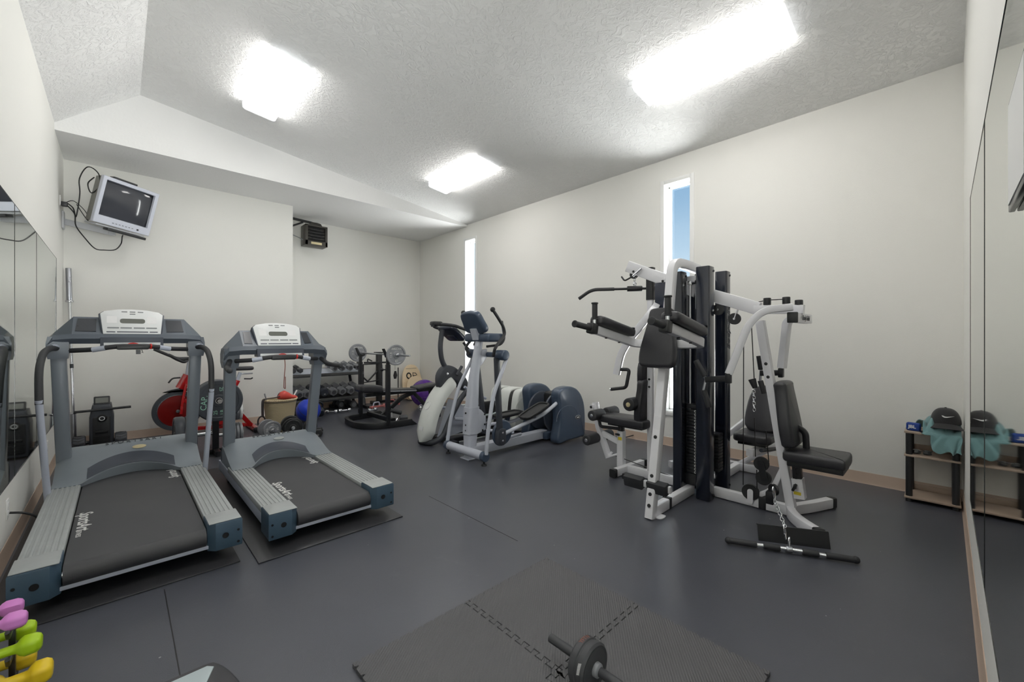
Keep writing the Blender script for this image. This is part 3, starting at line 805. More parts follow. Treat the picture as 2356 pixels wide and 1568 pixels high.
# arm frame, arm pads and grips
zf = lambda x: 1.372 - (x - 2.45) * .185
for s in (1, -1):
    y = 1.46 + s * .295
    xo = .05 if s > 0 else -.03
    path = [(2.43 + xo, y, zf(2.43)), (2.85 + xo, y, zf(2.85)), (3.02, y - s * .02, zf(3.02)), (3.06, 1.46 + s * .03, zf(3.05))]
    ar = MB().rtube(path, .048, .062, fil=.12, rad=.006, fn=7).build('arm_frame', WM, G_)
    for x in (2.6, 2.78): bolt((x + xo, y, zf(x) - .034), (0, 0, -1), ar, .009)
    X_ = T(2.695 + xo, y + s * .0, zf(2.695) + .072) @ RY(math.atan(.185))
    pad(smooth_poly([(-.235, -.035), (-.19, -.062), (.0, -.058), (.22, -.055), (.24, -.04), (.24, .04), (.22, .055), (0, .058), (-.19, .062), (-.235, .035)], 4), .068, X_, 'arm_pad', G_, .024)
    b = Vector((2.425 + xo, y, zf(2.42)))
    MB().box(b, (.07, .06, .075), RY(.18), .008).build('grip_bracket', M['black_plastic'], G_)
    e = Vector((2.235 + xo * .6, y, 1.407))
    MB().cyl(b, e, .021, n=18, bev=.004).cyl(e, e + (e - b).normalized() * -.012, .025, n=18, bev=.004).build('hand_grip', RG, G_)
    MB().cyl(b + V(.03, 0, .02), b + V(.03, 0, .085), .014).build('grip_stem', M['chrome'], G_)
    MB().cyl(b + V(.03, 0, .065), b + V(.03, 0, .19), .020, n=18, bev=.003).cyl(b + V(.03, 0, .178), b + V(.03, 0, .19), .025, n=18, bev=.004).cyl(b + V(.03, 0, .065), b + V(.03, 0, .073), .025, n=18, bev=.002).build('hand_grip', RG, G_)
# --- weight stacks and shroud columns
def column(x0, x1, y0, y1, z1, par=G_):
    o = MB().prism([(p[0] + (x0 + x1) / 2, p[1] + (y0 + y1) / 2) for p in rrect(x1 - x0, y1 - y0, .016, 4)], z1, bev=.006, z0=0.004).build('stack_shroud', M['navy'], par, smooth=40)
    bolt((x1 - .02, y0 + .002, z1 - .03), (0, -1, 0), o, .009); bolt((x1 - .02, y0 + .002, .035), (0, -1, 0), o, .009)
    return o
column(3.40, 3.512, 1.292, 1.402, 1.885)
c2 = column(3.768, 3.868, 1.288, 1.388, 1.885)
column(3.365, 3.47, 1.498, 1.578, 1.86)
column(3.768, 3.868, 1.485, 1.565, 1.885)
MB().text('Body-Solid', .088, frame((3.817, 1.2868, 1.40), (0, -1, 0), (0, 0, 1)), .0008, shear=.3, bold=.0012).build('lettering', M['letter_dark'], c2)
MB().lohi((3.47, 1.40, 1.78), (3.78, 1.50, 1.83), .006).build('tower_bridge', WM, G_)
MB().lohi((3.545, 1.40, .03), (3.56, 1.58, 1.84), .003).build('shroud_back', M['navy'], G_)
MB().lohi((3.44, 1.40, .09), (3.54, 1.50, .185), .004).build('stack_base', M['black_steel'], G_)
for k in range(20):
    z = .19 + k * .0265
    pl = MB().lohi((3.442, 1.41, z), (3.535, 1.492, z + .0235), .004).build('weight_plate', BS, G_)
    MB().ring(.0075, .003, frame((3.441, 1.418, z + .0118), (-1, 0, 0)), 12, 6).build('selector_hole', M['letter_white'], pl)
MB().lohi((3.44, 1.408, .724), (3.536, 1.494, .76), .005).build('stack_head', BS, G_)
for y in (1.472,): MB().cyl((3.47, y, .2), (3.47, y, 1.79), .0085, n=12).build('guide_rod', M['chrome'], G_)
MB().tube([(3.47, 1.43, .76), (3.47, 1.43, 1.79)], .0035, n=6).build('cable', M['cable'], G_)
MB().lohi((3.45, 1.455, 1.755), (3.49, 1.487, 1.785), .003).build('rod_bracket', M['chrome'], G_)
MB().loft([[(3.46, 1.425, z), (3.46, 1.412 - k, z), (3.468, 1.412 - k, z), (3.468, 1.425, z)] for z, k in ((1.76, 0), (1.62, .004), (1.55, .012))]).build('stack_latch', M['steel'], G_)
for k in range(12):
    z = .19 + k * .0265
    MB().lohi((3.62, 1.30, z), (3.72, 1.57, z + .0235), .003).build('weight_plate', BS, G_)
# --- lat / leg station on the tower's far side
ms = MB().rtube([(GX, 1.886, .05), (GX, 1.886, 1.70)], .05, .05, rad=.006).build('lat_mast', WM, G_)
for z in (.93, .86): bolt((GX - .027, 1.886, z), (-1, 0, 0), ms, .010)
slv = MB().rtube([(GX, 1.886, 1.665), (GX, 1.886, 1.965)], .066, .066, rad=.01).build('mast_sleeve', BS, G_)
bolt((GX - .034, 1.89, 1.925), (-1, 0, 0), slv, .015, 'steel')
MB().cyl((GX - .03, 1.86, 1.52), (GX - .024, 1.86, 1.52), .018).build('mast_bolt', M['steel'], ms)
MB().lohi((3.52, 1.715, 1.575), (3.535, 1.815, 1.81), .004).build('guard_plate', M['navy_metal'], G_)
tb = MB().rtube([(GX - .03, 2.10, 2.0), (GX - .03, 1.45, 1.705)], .052, .105, (0, 0, 1), rad=.006).build('lat_beam', WM, G_)
for y, z in ((2.03, 1.94), (1.74, 1.82)): bolt((GX - .057, y, z), (-1, 0, 0), tb, .011)
pulley((GX - .03, 2.04, 1.915), (1, 0, 0), G_, .04)
MB().tube([P(1476, 617, x=3.5), P(1453, 637, x=3.5), P(1437, 646, x=3.48), P(1430, 636, x=3.48)], .008, n=8, fil=.02).build('bar_hook', M['black_plastic'], G_)
MB().cyl(P(1476, 617, x=3.5), P(1456, 635, x=3.5), .0095, n=10).build('hook_sleeve', M['chrome'], G_)
MB().ring(.016, .004, frame((GX, 2.05, 1.865), (.8, -.6, 0)), 20, 6).ring(.014, .004, frame((GX, 2.05, 1.832), (.6, .8, 0)), 20, 6).build('snap_link', M['chrome'], G_)
MB().tube([(GX, 2.04, 1.90), (GX, 2.05, 1.88)], .004, n=6).build('cable', M['cable'], G_)
# seat, rollers, lever
MB().rtube([(GX, 2.195, .05), (GX, 2.195, .40)], .066, .066, rad=.007).build('seat_post', WM, G_)
MB().rtube([(GX, 2.195, .38), (GX, 2.195, .47)], .05, .05).build('seat_stem', BS, G_)
MB().lohi((GX - .036, 2.17, .315), (GX - .0335, 2.21, .345)).build('sticker', M['yellow_label'], G_)
MB().tube([(GX - .03, 2.2, .365), (GX - .07, 2.215, .375)], .011, n=10).build('pull_pin', M['black_plastic'], G_)
pad(smooth_poly([(-.11, -.27), (.11, -.27), (.13, -.2), (.125, .15), (.10, .26), (0, .27), (-.10, .26), (-.125, .15), (-.13, -.2)], 4), .075, T(GX, 2.155, .515), 'seat_pad', G_, .022)
MB().lohi((GX - .08, 1.93, .455), (GX + .08, 2.3, .48), .004).build('seat_board', M['black_plastic'], G_)
lv = MB().rtube([P(1370, 925, x=GX), (GX, 2.46, .4), P(1401, 1052, x=GX)], .05, .055, (1, 0, 0)).build('leg_lever', WM, G_)
MB().rtube([(GX - .045, 2.52, .60), (GX + .045, 2.5, .60)], .045, .05, (0, 0, 1)).build('lever_pivot', WM, G_)
bolt((GX - .047, 2.52, .60), (-1, 0, 0), lv, .014)
MB().rtube([(GX, 2.41, .34), (GX, 2.2, .28)], .04, .05).build('lever_bracket', WM, G_)
for yy, zz in ((2.395, .548), (2.46, .295)):
    for s in (-1, 1):
        a, b = (GX + s * .035, yy, zz), (GX + s * .215, yy, zz)
        ro = MB().cyl(a, b, .052, n=24, bev=.012).build('foam_roller', RG, G_)
        MB().cyl(Vector(b), Vector(b) + V(s * .006, 0, 0), .018, n=16, bev=.003).build('roller_cap', M['chrome'], ro)
MB().tube([(GX - .05, 2.42, .50), (GX - .06, 2.40, .42), (GX - .05, 2.17, .43)], .016, n=10, fil=.03).build('side_handle', RG, G_)
MB().tube([(GX, 2.3, .17), (GX - .02, 2.33, .12), (GX, 2.24, .16)], .012, n=8, fil=.03).build('cable_guide', WM, G_)
MB().tube([(GX, 2.33, .15), (GX, 2.0, .11), (GX, 1.55, .06)], .004, n=6).build('cable', M['cable'], G_)
# back pads of this station
Fb = frame((GX, 1.835, .76), (0, 1, .08), (1, 0, 0))
pad(smooth_poly([(-.10, .2), (.10, .2), (.13, .05), (.11, -.1), (.09, -.2), (-.09, -.2), (-.11, -.1), (-.13, .05)], 4), .07, T(GX, 1.95, .72) @ RX(-PI / 2) if False else frame((GX, 1.95, .72), (0, 1, .08), (1, 0, 0)), 'back_pad', G_, .022)
pad(smooth_poly([(-.07, .12), (.07, .12), (.08, -.1), (-.08, -.1)], 4), .06, frame((GX, 1.95, .98), (0, 1, .05), (1, 0, 0)), 'head_pad', G_, .02)
ro = MB().cyl((GX - .05, 2.0, .70), (GX - .2, 2.0, .70), .06, n=24, bev=.012).build('foam_roller', RG, G_)
MB().cyl((GX - .2, 2.0, .70), (GX - .208, 2.0, .70), .022, n=16, bev=.003).build('roller_cap', M['brass_label'], ro)
# lower press arm with its bent grip
MB().rtube([(3.52, 1.80, 1.60), (3.27, 1.70, 1.545), (3.25, 1.80, 1.42), (3.25, 1.93, 1.27), (3.25, 2.0, 1.16), (3.25, 2.04, .985)], .05, .058, (1, 0, 0), fil=.09).build('press_arm', WM, G_)
hd = MB().tube([(3.25, 2.03, 1.03), (3.25, 1.912, 1.034), (3.25, 1.945, .872), (3.25, 2.095, .845)], .015, n=12, fil=.03).build('press_grip', RG, G_)
MB().cyl((3.25, 2.093, .845), (3.25, 2.105, .843), .013).build('grip_cap', M['chrome'], hd)
# --- chest press station
bm_ = MB().rtube([(GX, 1.36, 1.675), (GX, .99, 1.535)], .052, .10, (0, 0, 1), rad=.006).build('press_beam', WM, G_)
MB().rtube([(GX, 1.02, 1.53), (GX, .70, 1.515)], .055, .065, (0, 0, 1)).build('press_head', WM, G_)
cb = MB().rtube([(3.47, .745, 1.455), (3.87, .735, 1.455)], .06, .07, (0, 0, 1)).build('cross_bar', WM, G_)
MB().box((3.464, .745, 1.455), (.02, .066, .076), None, .006).build('bar_cap', M['black_plastic'], cb)
MB().text('Body-Solid', .052, frame((3.68, .7065, 1.455), (0, -1, 0), (1, 0, 0)), .001, shear=.3).build('lettering', M['letter_dark'], cb)
ps = MB().rtube([P(1749, 738, x=GX), P(1822, 1180, x=GX) + V(0, 0, .02)], .058, .07, (1, 0, 0), rad=.007).build('press_mast', WM, G_)
a_, b_ = P(1749, 738, x=GX), P(1822, 1180, x=GX)
for k in (.3, .23): bolt(a_ + (b_ - a_) * k + V(-.031, 0, 0), (-1, 0, 0), ps, .012)
na = MB().rtube([P(1823, 706, x=3.46), P(1757, 713, x=3.40), P(1722, 745, x=3.36), P(1676, 860, x=3.29)], .05, .065, (1, 0, 0), fil=.1, fn=8).build('press_arm', WM, G_)
fa = MB().rtube([(3.85, .78, 1.47), (3.88, .87, 1.455), P(1799, 846, x=3.88)], .05, .062, (1, 0, 0), fil=.06).build('press_arm', WM, G_)
for q in (dict(x=3.28, pts=((1676, 870), (1624, 873)), up=((1601, 829), (1622, 866)), dn=((1619, 897), (1632, 937))), dict(x=3.88, pts=((1797, 857), (1750, 858)), up=((1746, 818), (1751, 850)), dn=((1749, 875), (1758, 905)))):
    x = q['x']; a, b = P(*q['pts'][0], x=x), P(*q['pts'][1], x=x)
    MB().rtube([a, b], .035, .045, (0, 0, 1)).box(a, (.05, .035, .075), None, .006).build('grip_bracket', BS, G_)
    u0, u1 = P(*q['up'][0], x=x), P(*q['up'][1], x=x)
    MB().cyl(u1, u0, .021, n=18, bev=.004).build('hand_grip', RG, G_)
    d0, d1 = P(*q['dn'][0], x=x), P(*q['dn'][1], x=x)
    MB().cyl(d0, d1, .021, n=18, bev=.004).build('hand_grip', RG, G_)
    MB().tube([u1, b, d0], .011, n=8).build('grip_link', M['steel'], G_)
# press seat and back
dpost = (a_ - b_).normalized()
nf = Vector((0, -dpost.z, dpost.y))
Fb = frame(P(1806, 948, x=GX) + V(0, -.02, 0), nf, (1, 0, 0))
pad(smooth_poly([(-.10, .23), (.10, .23), (.12, .16), (.165, -.07), (.16, -.19), (.12, -.235), (-.12, -.235), (-.16, -.19), (-.165, -.07), (-.12, .16)], 4), .085, Fb, 'back_pad', G_, .025)
pad(smooth_poly([(-.13, -.17), (.13, -.17), (.15, -.12), (.15, .12), (.12, .19), (-.12, .19), (-.15, .12), (-.15, -.12)], 4), .075, T(GX, .615, .468), 'seat_pad', G_, .022)
MB().lohi((GX - .12, .46, .395), (GX + .12, .78, .432), .006).build('seat_board', M['black_plastic'], G_)
sp_ = MB().rtube([(GX, .745, .41), (GX, .735, .25)], .055, .055).build('seat_stem', BS, G_)
for z in (.36, .325, .29): bolt((GX - .029, .742, z), (-1, 0, 0), sp_, .008, 'cable', 'stem_hole')
sh = MB().rtube([(GX, .738, .29), (GX, .722, .15)], .075, .07).build('seat_socket', WM, G_)
MB().lohi((GX - .039, .71, .178), (GX - .037, .755, .2)).build('sticker', M['yellow_label'], sh)
MB().tube([(GX - .04, .745, .245), (GX - .06, .745, .23)], .012, n=10).box((GX - .065, .745, .235), (.02, .018, .06), RX(.4), .006).build('pull_pin', M['black_plastic'], sh)
MB().rtube([(GX + .05, .76, .66), (GX + .05, .70, .62), (GX + .05, .695, .50)], .04, .03, (1, 0, 0), fil=.03).build('pad_bracket', BS, G_)
MB().rtube([(GX, .80, .42), (GX, .90, .16), (GX, 1.0, .09)], .035, .035, fil=.08).build('low_brace', WM, G_)
# head pulleys, cables
for u, v, x in ((1690, 733, GX - .04), (1652, 712, GX - .03)): pulley(P(u, v, x=x), (1, 0, 0), G_, .045)
MB().rtube([P(1690, 735, x=GX - .04), P(1697, 712, x=GX - .04)], .006, .04, (1, 0, 0)).build('pulley_bracket', WM, G_)
for u, v in ((1765, 694), (1809, 692), (1838, 699)):
    c = P(u, v, x=GX); MB().cyl(c + V(0, 0, -.025), c + V(0, 0, .03), .026, n=18, bev=.005).build('swivel_pulley', M['black_plastic'], G_)
MB().tube([P(1733, 697, x=GX), P(1765, 690, x=GX), P(1803, 688, x=GX - .03)], .004, n=6).build('cable', M['cable'], G_)
for pts in (((1711, 760), (1710, 1115)), ((1729, 745), (1735, 870)), ((1736, 960), (1738, 1050)), ((1741, 1080), (1742, 1125)), ((1762, 990), (1769, 1062))):
    MB().tube([P(u, v, x=GX - .03) for u, v in pts], .0035, n=6).build('cable', M['cable'], G_)
for u, v, r in ((1752, 1066, .052), (1757, 1099, .052), (1727, 1131, .06)): pulley(P(u, v, x=GX - .03), (1, .1, 0), G_, r)
MB().prism(rrect(.045, .16, .02, 4), .006, frame(P(1754, 1083, x=GX - .05), (-1, 0, 0), (0, -1, .2))).build('pulley_plate', BS, G_)
MB().prism(rrect(.04, .11, .018, 4), .006, frame(P(1726, 1141, x=GX - .05), (-1, 0, 0), (0, -1, 0))).build('pulley_bracket', WM, G_)
sw = P(1780, 1126, x=3.42)
pulley(sw, (.7, -.5, 0), G_, .04)
MB().box(sw + V(0, .02, -.06), (.06, .05, .09), None, .006).build('swivel_block', BS, G_)
MB().box((GX, .96, .05), (.064, .05, .09), None, .004).build('cable_stop', M['black_plastic'], G_)
hp = P(1734, 882, x=GX - .03)
MB().cyl(hp + V(0, .012, .035), hp + V(0, -.012, -.035), .028, .018, n=14, bev=.004).build('swivel_pulley', M['black_plastic'], G_)
def chain_mb(a, b, n, r=.009, t=.0028):
    a, b = Vector(a), Vector(b); d = (b - a) / n; mb = MB(); s, u, dd = basis(d)
    L = d.length * .66
    for k in range(n):
        c = a + d * (k + .5); w_ = s if k % 2 else u
        pts = []
        for i in range(17):
            an = 2 * PI * i / 16
            pts.append(c + dd * (L * math.cos(an)) + w_ * (r * math.sin(an)))
        mb.tube(pts, t, n=6)
    return mb
chain_mb(hp + V(0, 0, -.05), P(1735, 945, x=GX - .03), 7).build('chain', M['chrome'], G_)
# --- leg press seat behind the press station
pad(rrect(.34, .30, .05, 4), .07, T(4.12, 1.16, .435), 'seat_pad', G_, .02)
MB().lohi((3.98, 1.05, .375), (4.24, 1.27, .402), .005).build('seat_board', BS, G_)
MB().rtube([(3.9, 1.15, .33), (4.5, 1.08, .30)], .055, .06).build('leg_press_rail', WM, G_)
MB().rtube([(4.47, 1.42, .05), (4.47, 1.1, .30)], .05, .05).build('rail_leg', WM, G_)
Fl = frame((4.27, 1.13, .66), (-.92, 0, .38), (0, -1, 0))
pad(smooth_poly([(-.09, .2), (.09, .2), (.15, .0), (.12, -.2), (-.12, -.2), (-.15, .0)], 4), .08, Fl, 'back_pad', G_, .025)
MB().prism(rrect(.12, .16, .03), .03, frame((4.305, 1.10, .64), (-.92, 0, .38), (0, -1, 0))).build('pad_plate', M['steel'], G_)
MB().rtube([(4.33, 1.13, .7), (4.42, 1.12, .32)], .05, .05).build('back_post', WM, G_)
MB().tube([(3.93, 1.07, .36), (4.22, 1.03, .33)], .016, n=10).build('side_handle', M['charcoal'], G_)
MB().rtube([(4.0, 1.9, .05), (4.6, 1.62, .05)], .05, .06).build('base_tube', WM, G_)
MB().rtube([(4.2, 1.75, .07), (4.45, 1.35, .5)], .05, .05).build('leg_press_arm', WM, G_)
MB().lohi((3.30, 1.93, .035), (3.37, 2.02, .085), .008).build('rubber_foot', M['black_plastic'], G_)
# --- foot brace plate and the straight bar on its chain
Fq = frame(P(1825, 1240, d=2.62) + V(0, 0, .0), (-.81, -.46, .28), (.50, -.86, .0))
bt = MB().prism(rrect(.395, .135, .004), .006, Fq).build('foot_plate', BS, G_)
MB().prism(rrect(.395, .03, .004), .006, Fq @ T(0, .066, -.014) @ RX(PI / 2)).build('plate_lip', BS, bt)
t = thing('cable_bar', 'chrome cable bar with rubber grips lying on the floor beside the foot plate', 'cable bar', (2.98, .66, 0))
A, B = P(1676, 1243, z=.022), P(1969, 1288, z=.022)
dv = B - A
q = lambda k, z=.0: A + dv * k + V(0, 0, z)
sh = dv.normalized().cross(V(0, 0, 1))
MB().tube([q(0), q(.25, .0), q(.33, .004), q(.5, .004), q(.67, .004), q(.75, .0), q(1)], .0125, n=14, fil=.03).build('bar', M['chrome'], t)
for a, b in ((0, .24), (.29, .43), (.60, .73), (.78, 1)):
    m_ = MB().cyl(q(a, .002), q(b, .002), .0185, n=16, bev=.006)
    if a == 0: m_.ball(q(0, .002), .021, u=14, v=10)
    if b == 1: m_.ball(q(1, .002), .021, u=14, v=10)
    m_.build('bar_grip', RG, t)
MB().cyl(q(.475, .004), q(.525, .004), .018, n=16, bev=.003).build('bar_sleeve', M['steel'], t)
top = P(1781, 1146, d=2.72); mid = P(1806, 1212, d=2.58)
mb = chain_mb(top, mid, 10, .010, .003)
mb.build('chain', M['chrome'], t)
def snap(c, d, L=.045, r=.016):
    d = Vector(d).normalized(); s, u, _ = basis(d); pts = []
    for i in range(21):
        an = 2 * PI * i / 20; k = 1 + .35 * math.cos(an)
        pts.append(Vector(c) + d * (L * math.cos(an)) + s * (r * k * math.sin(an)))
    return MB().tube(pts, .0038, n=6)
snap(mid + V(0, 0, -.03), (0, .1, 1)).build('snap_link', M['chrome'], t)
snap(q(.5, .045), (0.1, 0, 1), .03, .014).build('snap_link', M['chrome'], t)
snap(top + V(0, 0, .035), (-.2, .1, 1), .042, .016).build('snap_link', M['chrome'], t)
# wide lat bar hanging from the top cable
t = thing('lat_bar', 'black wide lat pulldown bar with bent ends hanging at the gym mast', 'lat bar', (GX, 2.05, 1.78))
pts = [(3.30, 2.5, 1.70), (3.352, 2.385, 1.785), (GX, 2.05, 1.785), (3.808, 1.715, 1.785), (3.86, 1.6, 1.70)]
br = MB().tube(pts, .012, n=12, fil=.06).build('bar', BS, t)
c = Vector(pts[2]); d = (Vector(pts[1]) - c).normalized()
MB().cyl(c - d * .07, c + d * .07, .026, n=18, bev=.005).build('bar_sleeve', M['black_plastic'], t)
for s, a, b in ((1, pts[1], pts[0]), (-1, pts[3], pts[4])):
    MB().tube([c + d * s * .19, Vector(a), Vector(b)], .0165, n=14, fil=.06).build('bar_grip', RG, t)
MB().ring(.012, .0035, frame(c + V(0, 0, .035), (1, 0, 0)), 18, 6).build('bar_eye', M['chrome'], t)
# ---------------------------------------------------------------- ellipticals
E1 = thing('elliptical_trainer', 'silver framed elliptical with slate blue rear housing and tall moving arms', 'elliptical trainer', (3.5, 3.58, 0), group='elliptical trainers by the window wall')
SV, NV, CH = M['ell_silver'], M['ell_navy'], M['charcoal']
Y0 = 3.58
ct = MB().cyl((2.72, 3.92, .095), (2.72, 3.25, .095), .046, n=24).build('cross_tube', SV, E1)
for y, s in ((3.94, 1), (3.235, -1)):
    MB().cyl((2.72, y - s * .055, .095), (2.72, y, .095), .052, n=24, bev=.006).build('tube_cap', NV, ct)
    f = MB().cyl((2.72, y - s * .035, .0), (2.72, y - s * .035, .018), .03, .024, n=18).cyl((2.72, y - s * .035, .015), (2.72, y - s * .035, .06), .010, n=10).build('levelling_foot', M['black_plastic'], ct)
MB().rtube([(2.76, Y0, .085), (3.98, Y0, .085)], .12, .10, (0, 0, 1), rad=.012).build('main_beam', SV, E1)
sec = lambda c, w, d: [Vector(c) + Vector((p[0], p[1], 0)) for p in rrect(w, d, .03, 3)]
MB().loft([sec((2.775, Y0, .0), .11, .10), sec((2.785, Y0, .25), .13, .12), sec((2.80, Y0, .54), .13, .12), sec((2.835, Y0, .9), .10, .10), sec((2.90, Y0, 1.24), .075, .085), sec((2.925, Y0, 1.36), .07, .08)]).build('column', SV, E1, smooth=50)
MB().lohi((2.70, Y0 - .075, .002), (2.82, Y0 + .075, .014), .004).build('foot_plate', SV, E1)
cl = MB().loft([sec((2.787, Y0, .27), .145, .135), sec((2.80, Y0, .56), .145, .135)]).prism([(-.02, -.13), (.09, -.10), (.09, .06), (.03, .12), (-.02, .15)], .135, frame((2.86, Y0, .40), (0, -1, 0), (1, 0, 0)), .006).build('column_sleeve', SV, E1)
for x, z in ((2.93, .47), (2.93, .36), (2.90, .30)): bolt((x, Y0 - .07, z), (0, -1, 0), cl, .010)
for z in (.50, .37, .31): bolt((2.722, Y0, z), (-1, 0, 0), cl, .010)
MB().prism([(-.05, -.20), (.04, -.12), (.10, -.05), (.10, .04), (.0, .03), (-.05, .08)], .06, frame((2.90, Y0, 1.15), (0, -1, 0), (1, 0, 0)), .008).build('pivot_bracket', SV, E1)
PV = (2.97, 1.13)
MB().cyl((PV[0], 3.28, PV[1]), (PV[0] + .09, 3.88, PV[1]), .03, n=20).build('pivot_axle', NV, E1)
for s in (-1, 1):
    y = Y0 + s * .30; kx = .09 if s > 0 else 0
    MB().cyl((PV[0] + kx, y - .075, PV[1]), (PV[0] + kx, y + .075, PV[1]), .056, n=24, bev=.014).build('pivot_housing', NV, E1)
    yo = Y0 + s * .345
    MB().tube([(2.72, yo, .12), (2.745 + kx * .2, yo, .36), (2.815 + kx * .6, yo, .72), (2.99 + kx, yo, 1.06), (3.01 + kx, yo, 1.13), (2.96 + kx, yo - s * .03, 1.145)], .021, n=14, fil=.10).build('side_tube', SV, E1)
# moving arms: the near one swung forward, the far one back
for s, xl, dx in ((-1, 2.975, 0), (1, 3.20, .10)):
    y = Y0 + s * .27
    top = V(PV[0] - .04 + dx * 1.5, y, 1.10); bot = V(xl, y, .285)
    am = MB().rtube([top, bot], .045, .06, (1, 0, 0), rad=.008).build('swing_arm', CH, E1)
    MB().prism(smooth_poly([(-.045, -.075), (.045, -.085), (.05, .05), (.04, .075), (-.04, .075)], 3), .07, frame(bot + V(.01, 0, -.03), (0, -1, 0), (1, 0, 0)), .006).build('arm_joint', CH, E1)
    for dz in (.01, -.075): bolt(bot + V(.01, -.036, dz), (0, -1, 0), am, .012, 'chrome')
    yy = Y0 + s * .32
    k = dx
    pth = [V(2.88 + k, y, 1.12), V(2.86 + k, yy, 1.20), V(2.90 + k, yy, 1.25), V(3.005 + k, yy, 1.35), V(2.985 + k, yy, 1.43), V(2.92 + k, yy, 1.51), V(2.83 + k, yy, 1.61)]
    h = MB().tube(pth, .0165, n=12, fil=.05).build('swing_handle', M['rubber_grip'], E1)
    MB().ball(pth[-1], .028, u=16, v=10).build('handle_knob', M['black_plastic'], h)
    # foot rail with pedal
    zc, xc = (.56, 4.12) if s < 0 else (.30, 4.02)
    r0, r1 = V(2.98 if s < 0 else 3.22, y, .26), V(xc, y, zc)
    MB().tube([r0, r0 + (r1 - r0) * .62 + V(0, 0, -.045), r1 + V(-.1, 0, .0), r1], .022, n=12, fil=.15).build('foot_rail', SV, E1)
    c = r0 + (r1 - r0) * .45; a = -math.atan2((r1 - r0).z, .9)
    X_ = Matrix.Translation(c + V(.02, -.0, .06)) @ RY(a)
    pd = MB().prism(smooth_poly([(-.19, -.05), (-.12, -.085), (.15, -.085), (.2, -.04), (.2, .04), (.15, .085), (-.12, .085), (-.19, .05)], 3), .025, X_, .006).build('foot_pedal', M['foot_pedal'], E1)
    rim = [X_ @ Vector((p[0], p[1], .018)) for p in smooth_poly([(-.19, -.05), (-.12, -.085), (.15, -.085), (.2, -.04), (.2, .04), (.15, .085), (-.12, .085), (-.19, .05)], 3)]
    MB().tube(rim + [rim[0]], .012, n=8).build('pedal_rim', M['black_plastic'], pd)
    MB().rtube([c + V(0, 0, -.01), c + V(.02, 0, .05)], .05, .05).build('pedal_mount', NV, pd)
    MB().tube([(3.0 if s < 0 else 3.24, y - s * .05, .20), (3.5, Y0 + s * .06, .16)], .018, n=10).build('link_rod', SV, E1)
MB().lathe([(0, -.02), (.13, -.02), (.145, 0), (.13, .02), (0, .02)], frame((3.06, Y0 - .21, .27), (0, -1, 0)), 32).build('joint_cover', NV, E1)
# rear drive housing: two rounded shells with the wheel slot between them
out = smooth_poly([(3.885, .03), (3.93, .28), (3.91, .5), (3.90, .635), (3.98, .695), (4.16, .70), (4.31, .63), (4.41, .48), (4.44, .28), (4.43, .06), (4.36, .03), (4.1, .03)], 4)
for y, th in ((3.325, .145), (3.835, .145)):
    sh = MB().prism([(p[0], p[1]) for p in out], th, frame((0, y, 0), (0, -1, 0), (1, 0, 0)), .03, 4).build('drive_shell', NV, E1, smooth=60)
    if y < Y0:
        bd = MB().prism([(.055 * math.cos(a), .028 * math.sin(a)) for a in [2 * PI * k / 32 for k in range(32)]], .006, frame((4.27, y - th / 2 - .001, .30), (0, -1, 0), (1, 0, 0)), .002).build('badge', M['steel'], sh)
        MB().prism([(.045 * math.cos(a), .02 * math.sin(a)) for a in [2 * PI * k / 28 for k in range(28)]], .002, frame((4.27, y - th / 2 - .0045, .30), (0, -1, 0), (1, 0, 0))).build('badge_field', M['letter_dark'], sh)
        MB().prism(rrect(.05, .012, .004), .002, frame((4.27, y - th / 2 - .006, .30), (0, -1, 0), (1, 0, 0))).build('badge_mark', M['letter_white'], sh)
        arc = [(4.0 + .14 * math.cos(a) * 1.5, .30 + .17 * math.sin(a)) for a in [PI * k / 16 for k in range(17)]]
        MB().tube([V(p[0] + .06, y - th / 2 + .003, p[1]) for p in arc], .006, n=6).build('shell_crease', NV, sh)
MB().lohi((4.12, 3.40, .05), (4.38, 3.76, .60), .05).build('wheel_cover', M['black_plastic'], E1)
for s in (-1, 1): MB().cyl((4.08, Y0 + s * .12, .36), (4.08, Y0 + s * .15, .36), .25, n=40, bev=.006).build('crank_disc', M['tm_dark'], E1)
MB().lohi((3.90, 3.46, .03), (4.1, 3.70, .12), .02).build('beam_socket', NV, E1)
MB().cyl((4.42, 3.27, .05), (4.42, 3.30, .05), .035, n=18, bev=.005).build('transport_wheel', M['steel'], E1)
# console and fixed grips
Fc = frame((2.83, Y0, 1.485), (-.86, 0, -.5), (0, -1, 0))
cn = MB().prism(smooth_poly([(-.15, -.12), (.15, -.12), (.165, .02), (.14, .11), (.06, .135), (-.06, .135), (-.14, .11), (-.165, .02)], 4), .07, Fc, .02, 3).build('console', NV, E1, smooth=60)
MB().prism(rrect(.25, .17, .02), .004, Fc @ T(0, .0, -.037)).build('display', M['screen'], cn)
MB().lohi((2.86, 3.36, 1.27), (3.10, 3.80, 1.365), .03, 3).build('console_tray', NV, E1)
MB().rtube([(2.88, Y0, 1.3), (2.84, Y0, 1.42)], .10, .06, (1, 0, 0)).build('console_neck', SV, E1)
for s in (-1, 1):
    y = Y0 + s * .235
    g = MB().tube([(2.93, Y0 + s * .1, 1.22), (3.02, y, 1.24), (3.075, y, 1.30), (3.06, y, 1.40), (3.035, y, 1.50)], .014, n=10, fil=.06).build('fixed_grip', M['rubber_grip'], E1)
    MB().cyl((3.066, y, 1.37), (3.042, y, 1.47), .0155, n=12).build('pulse_sensor', M['chrome'], g)

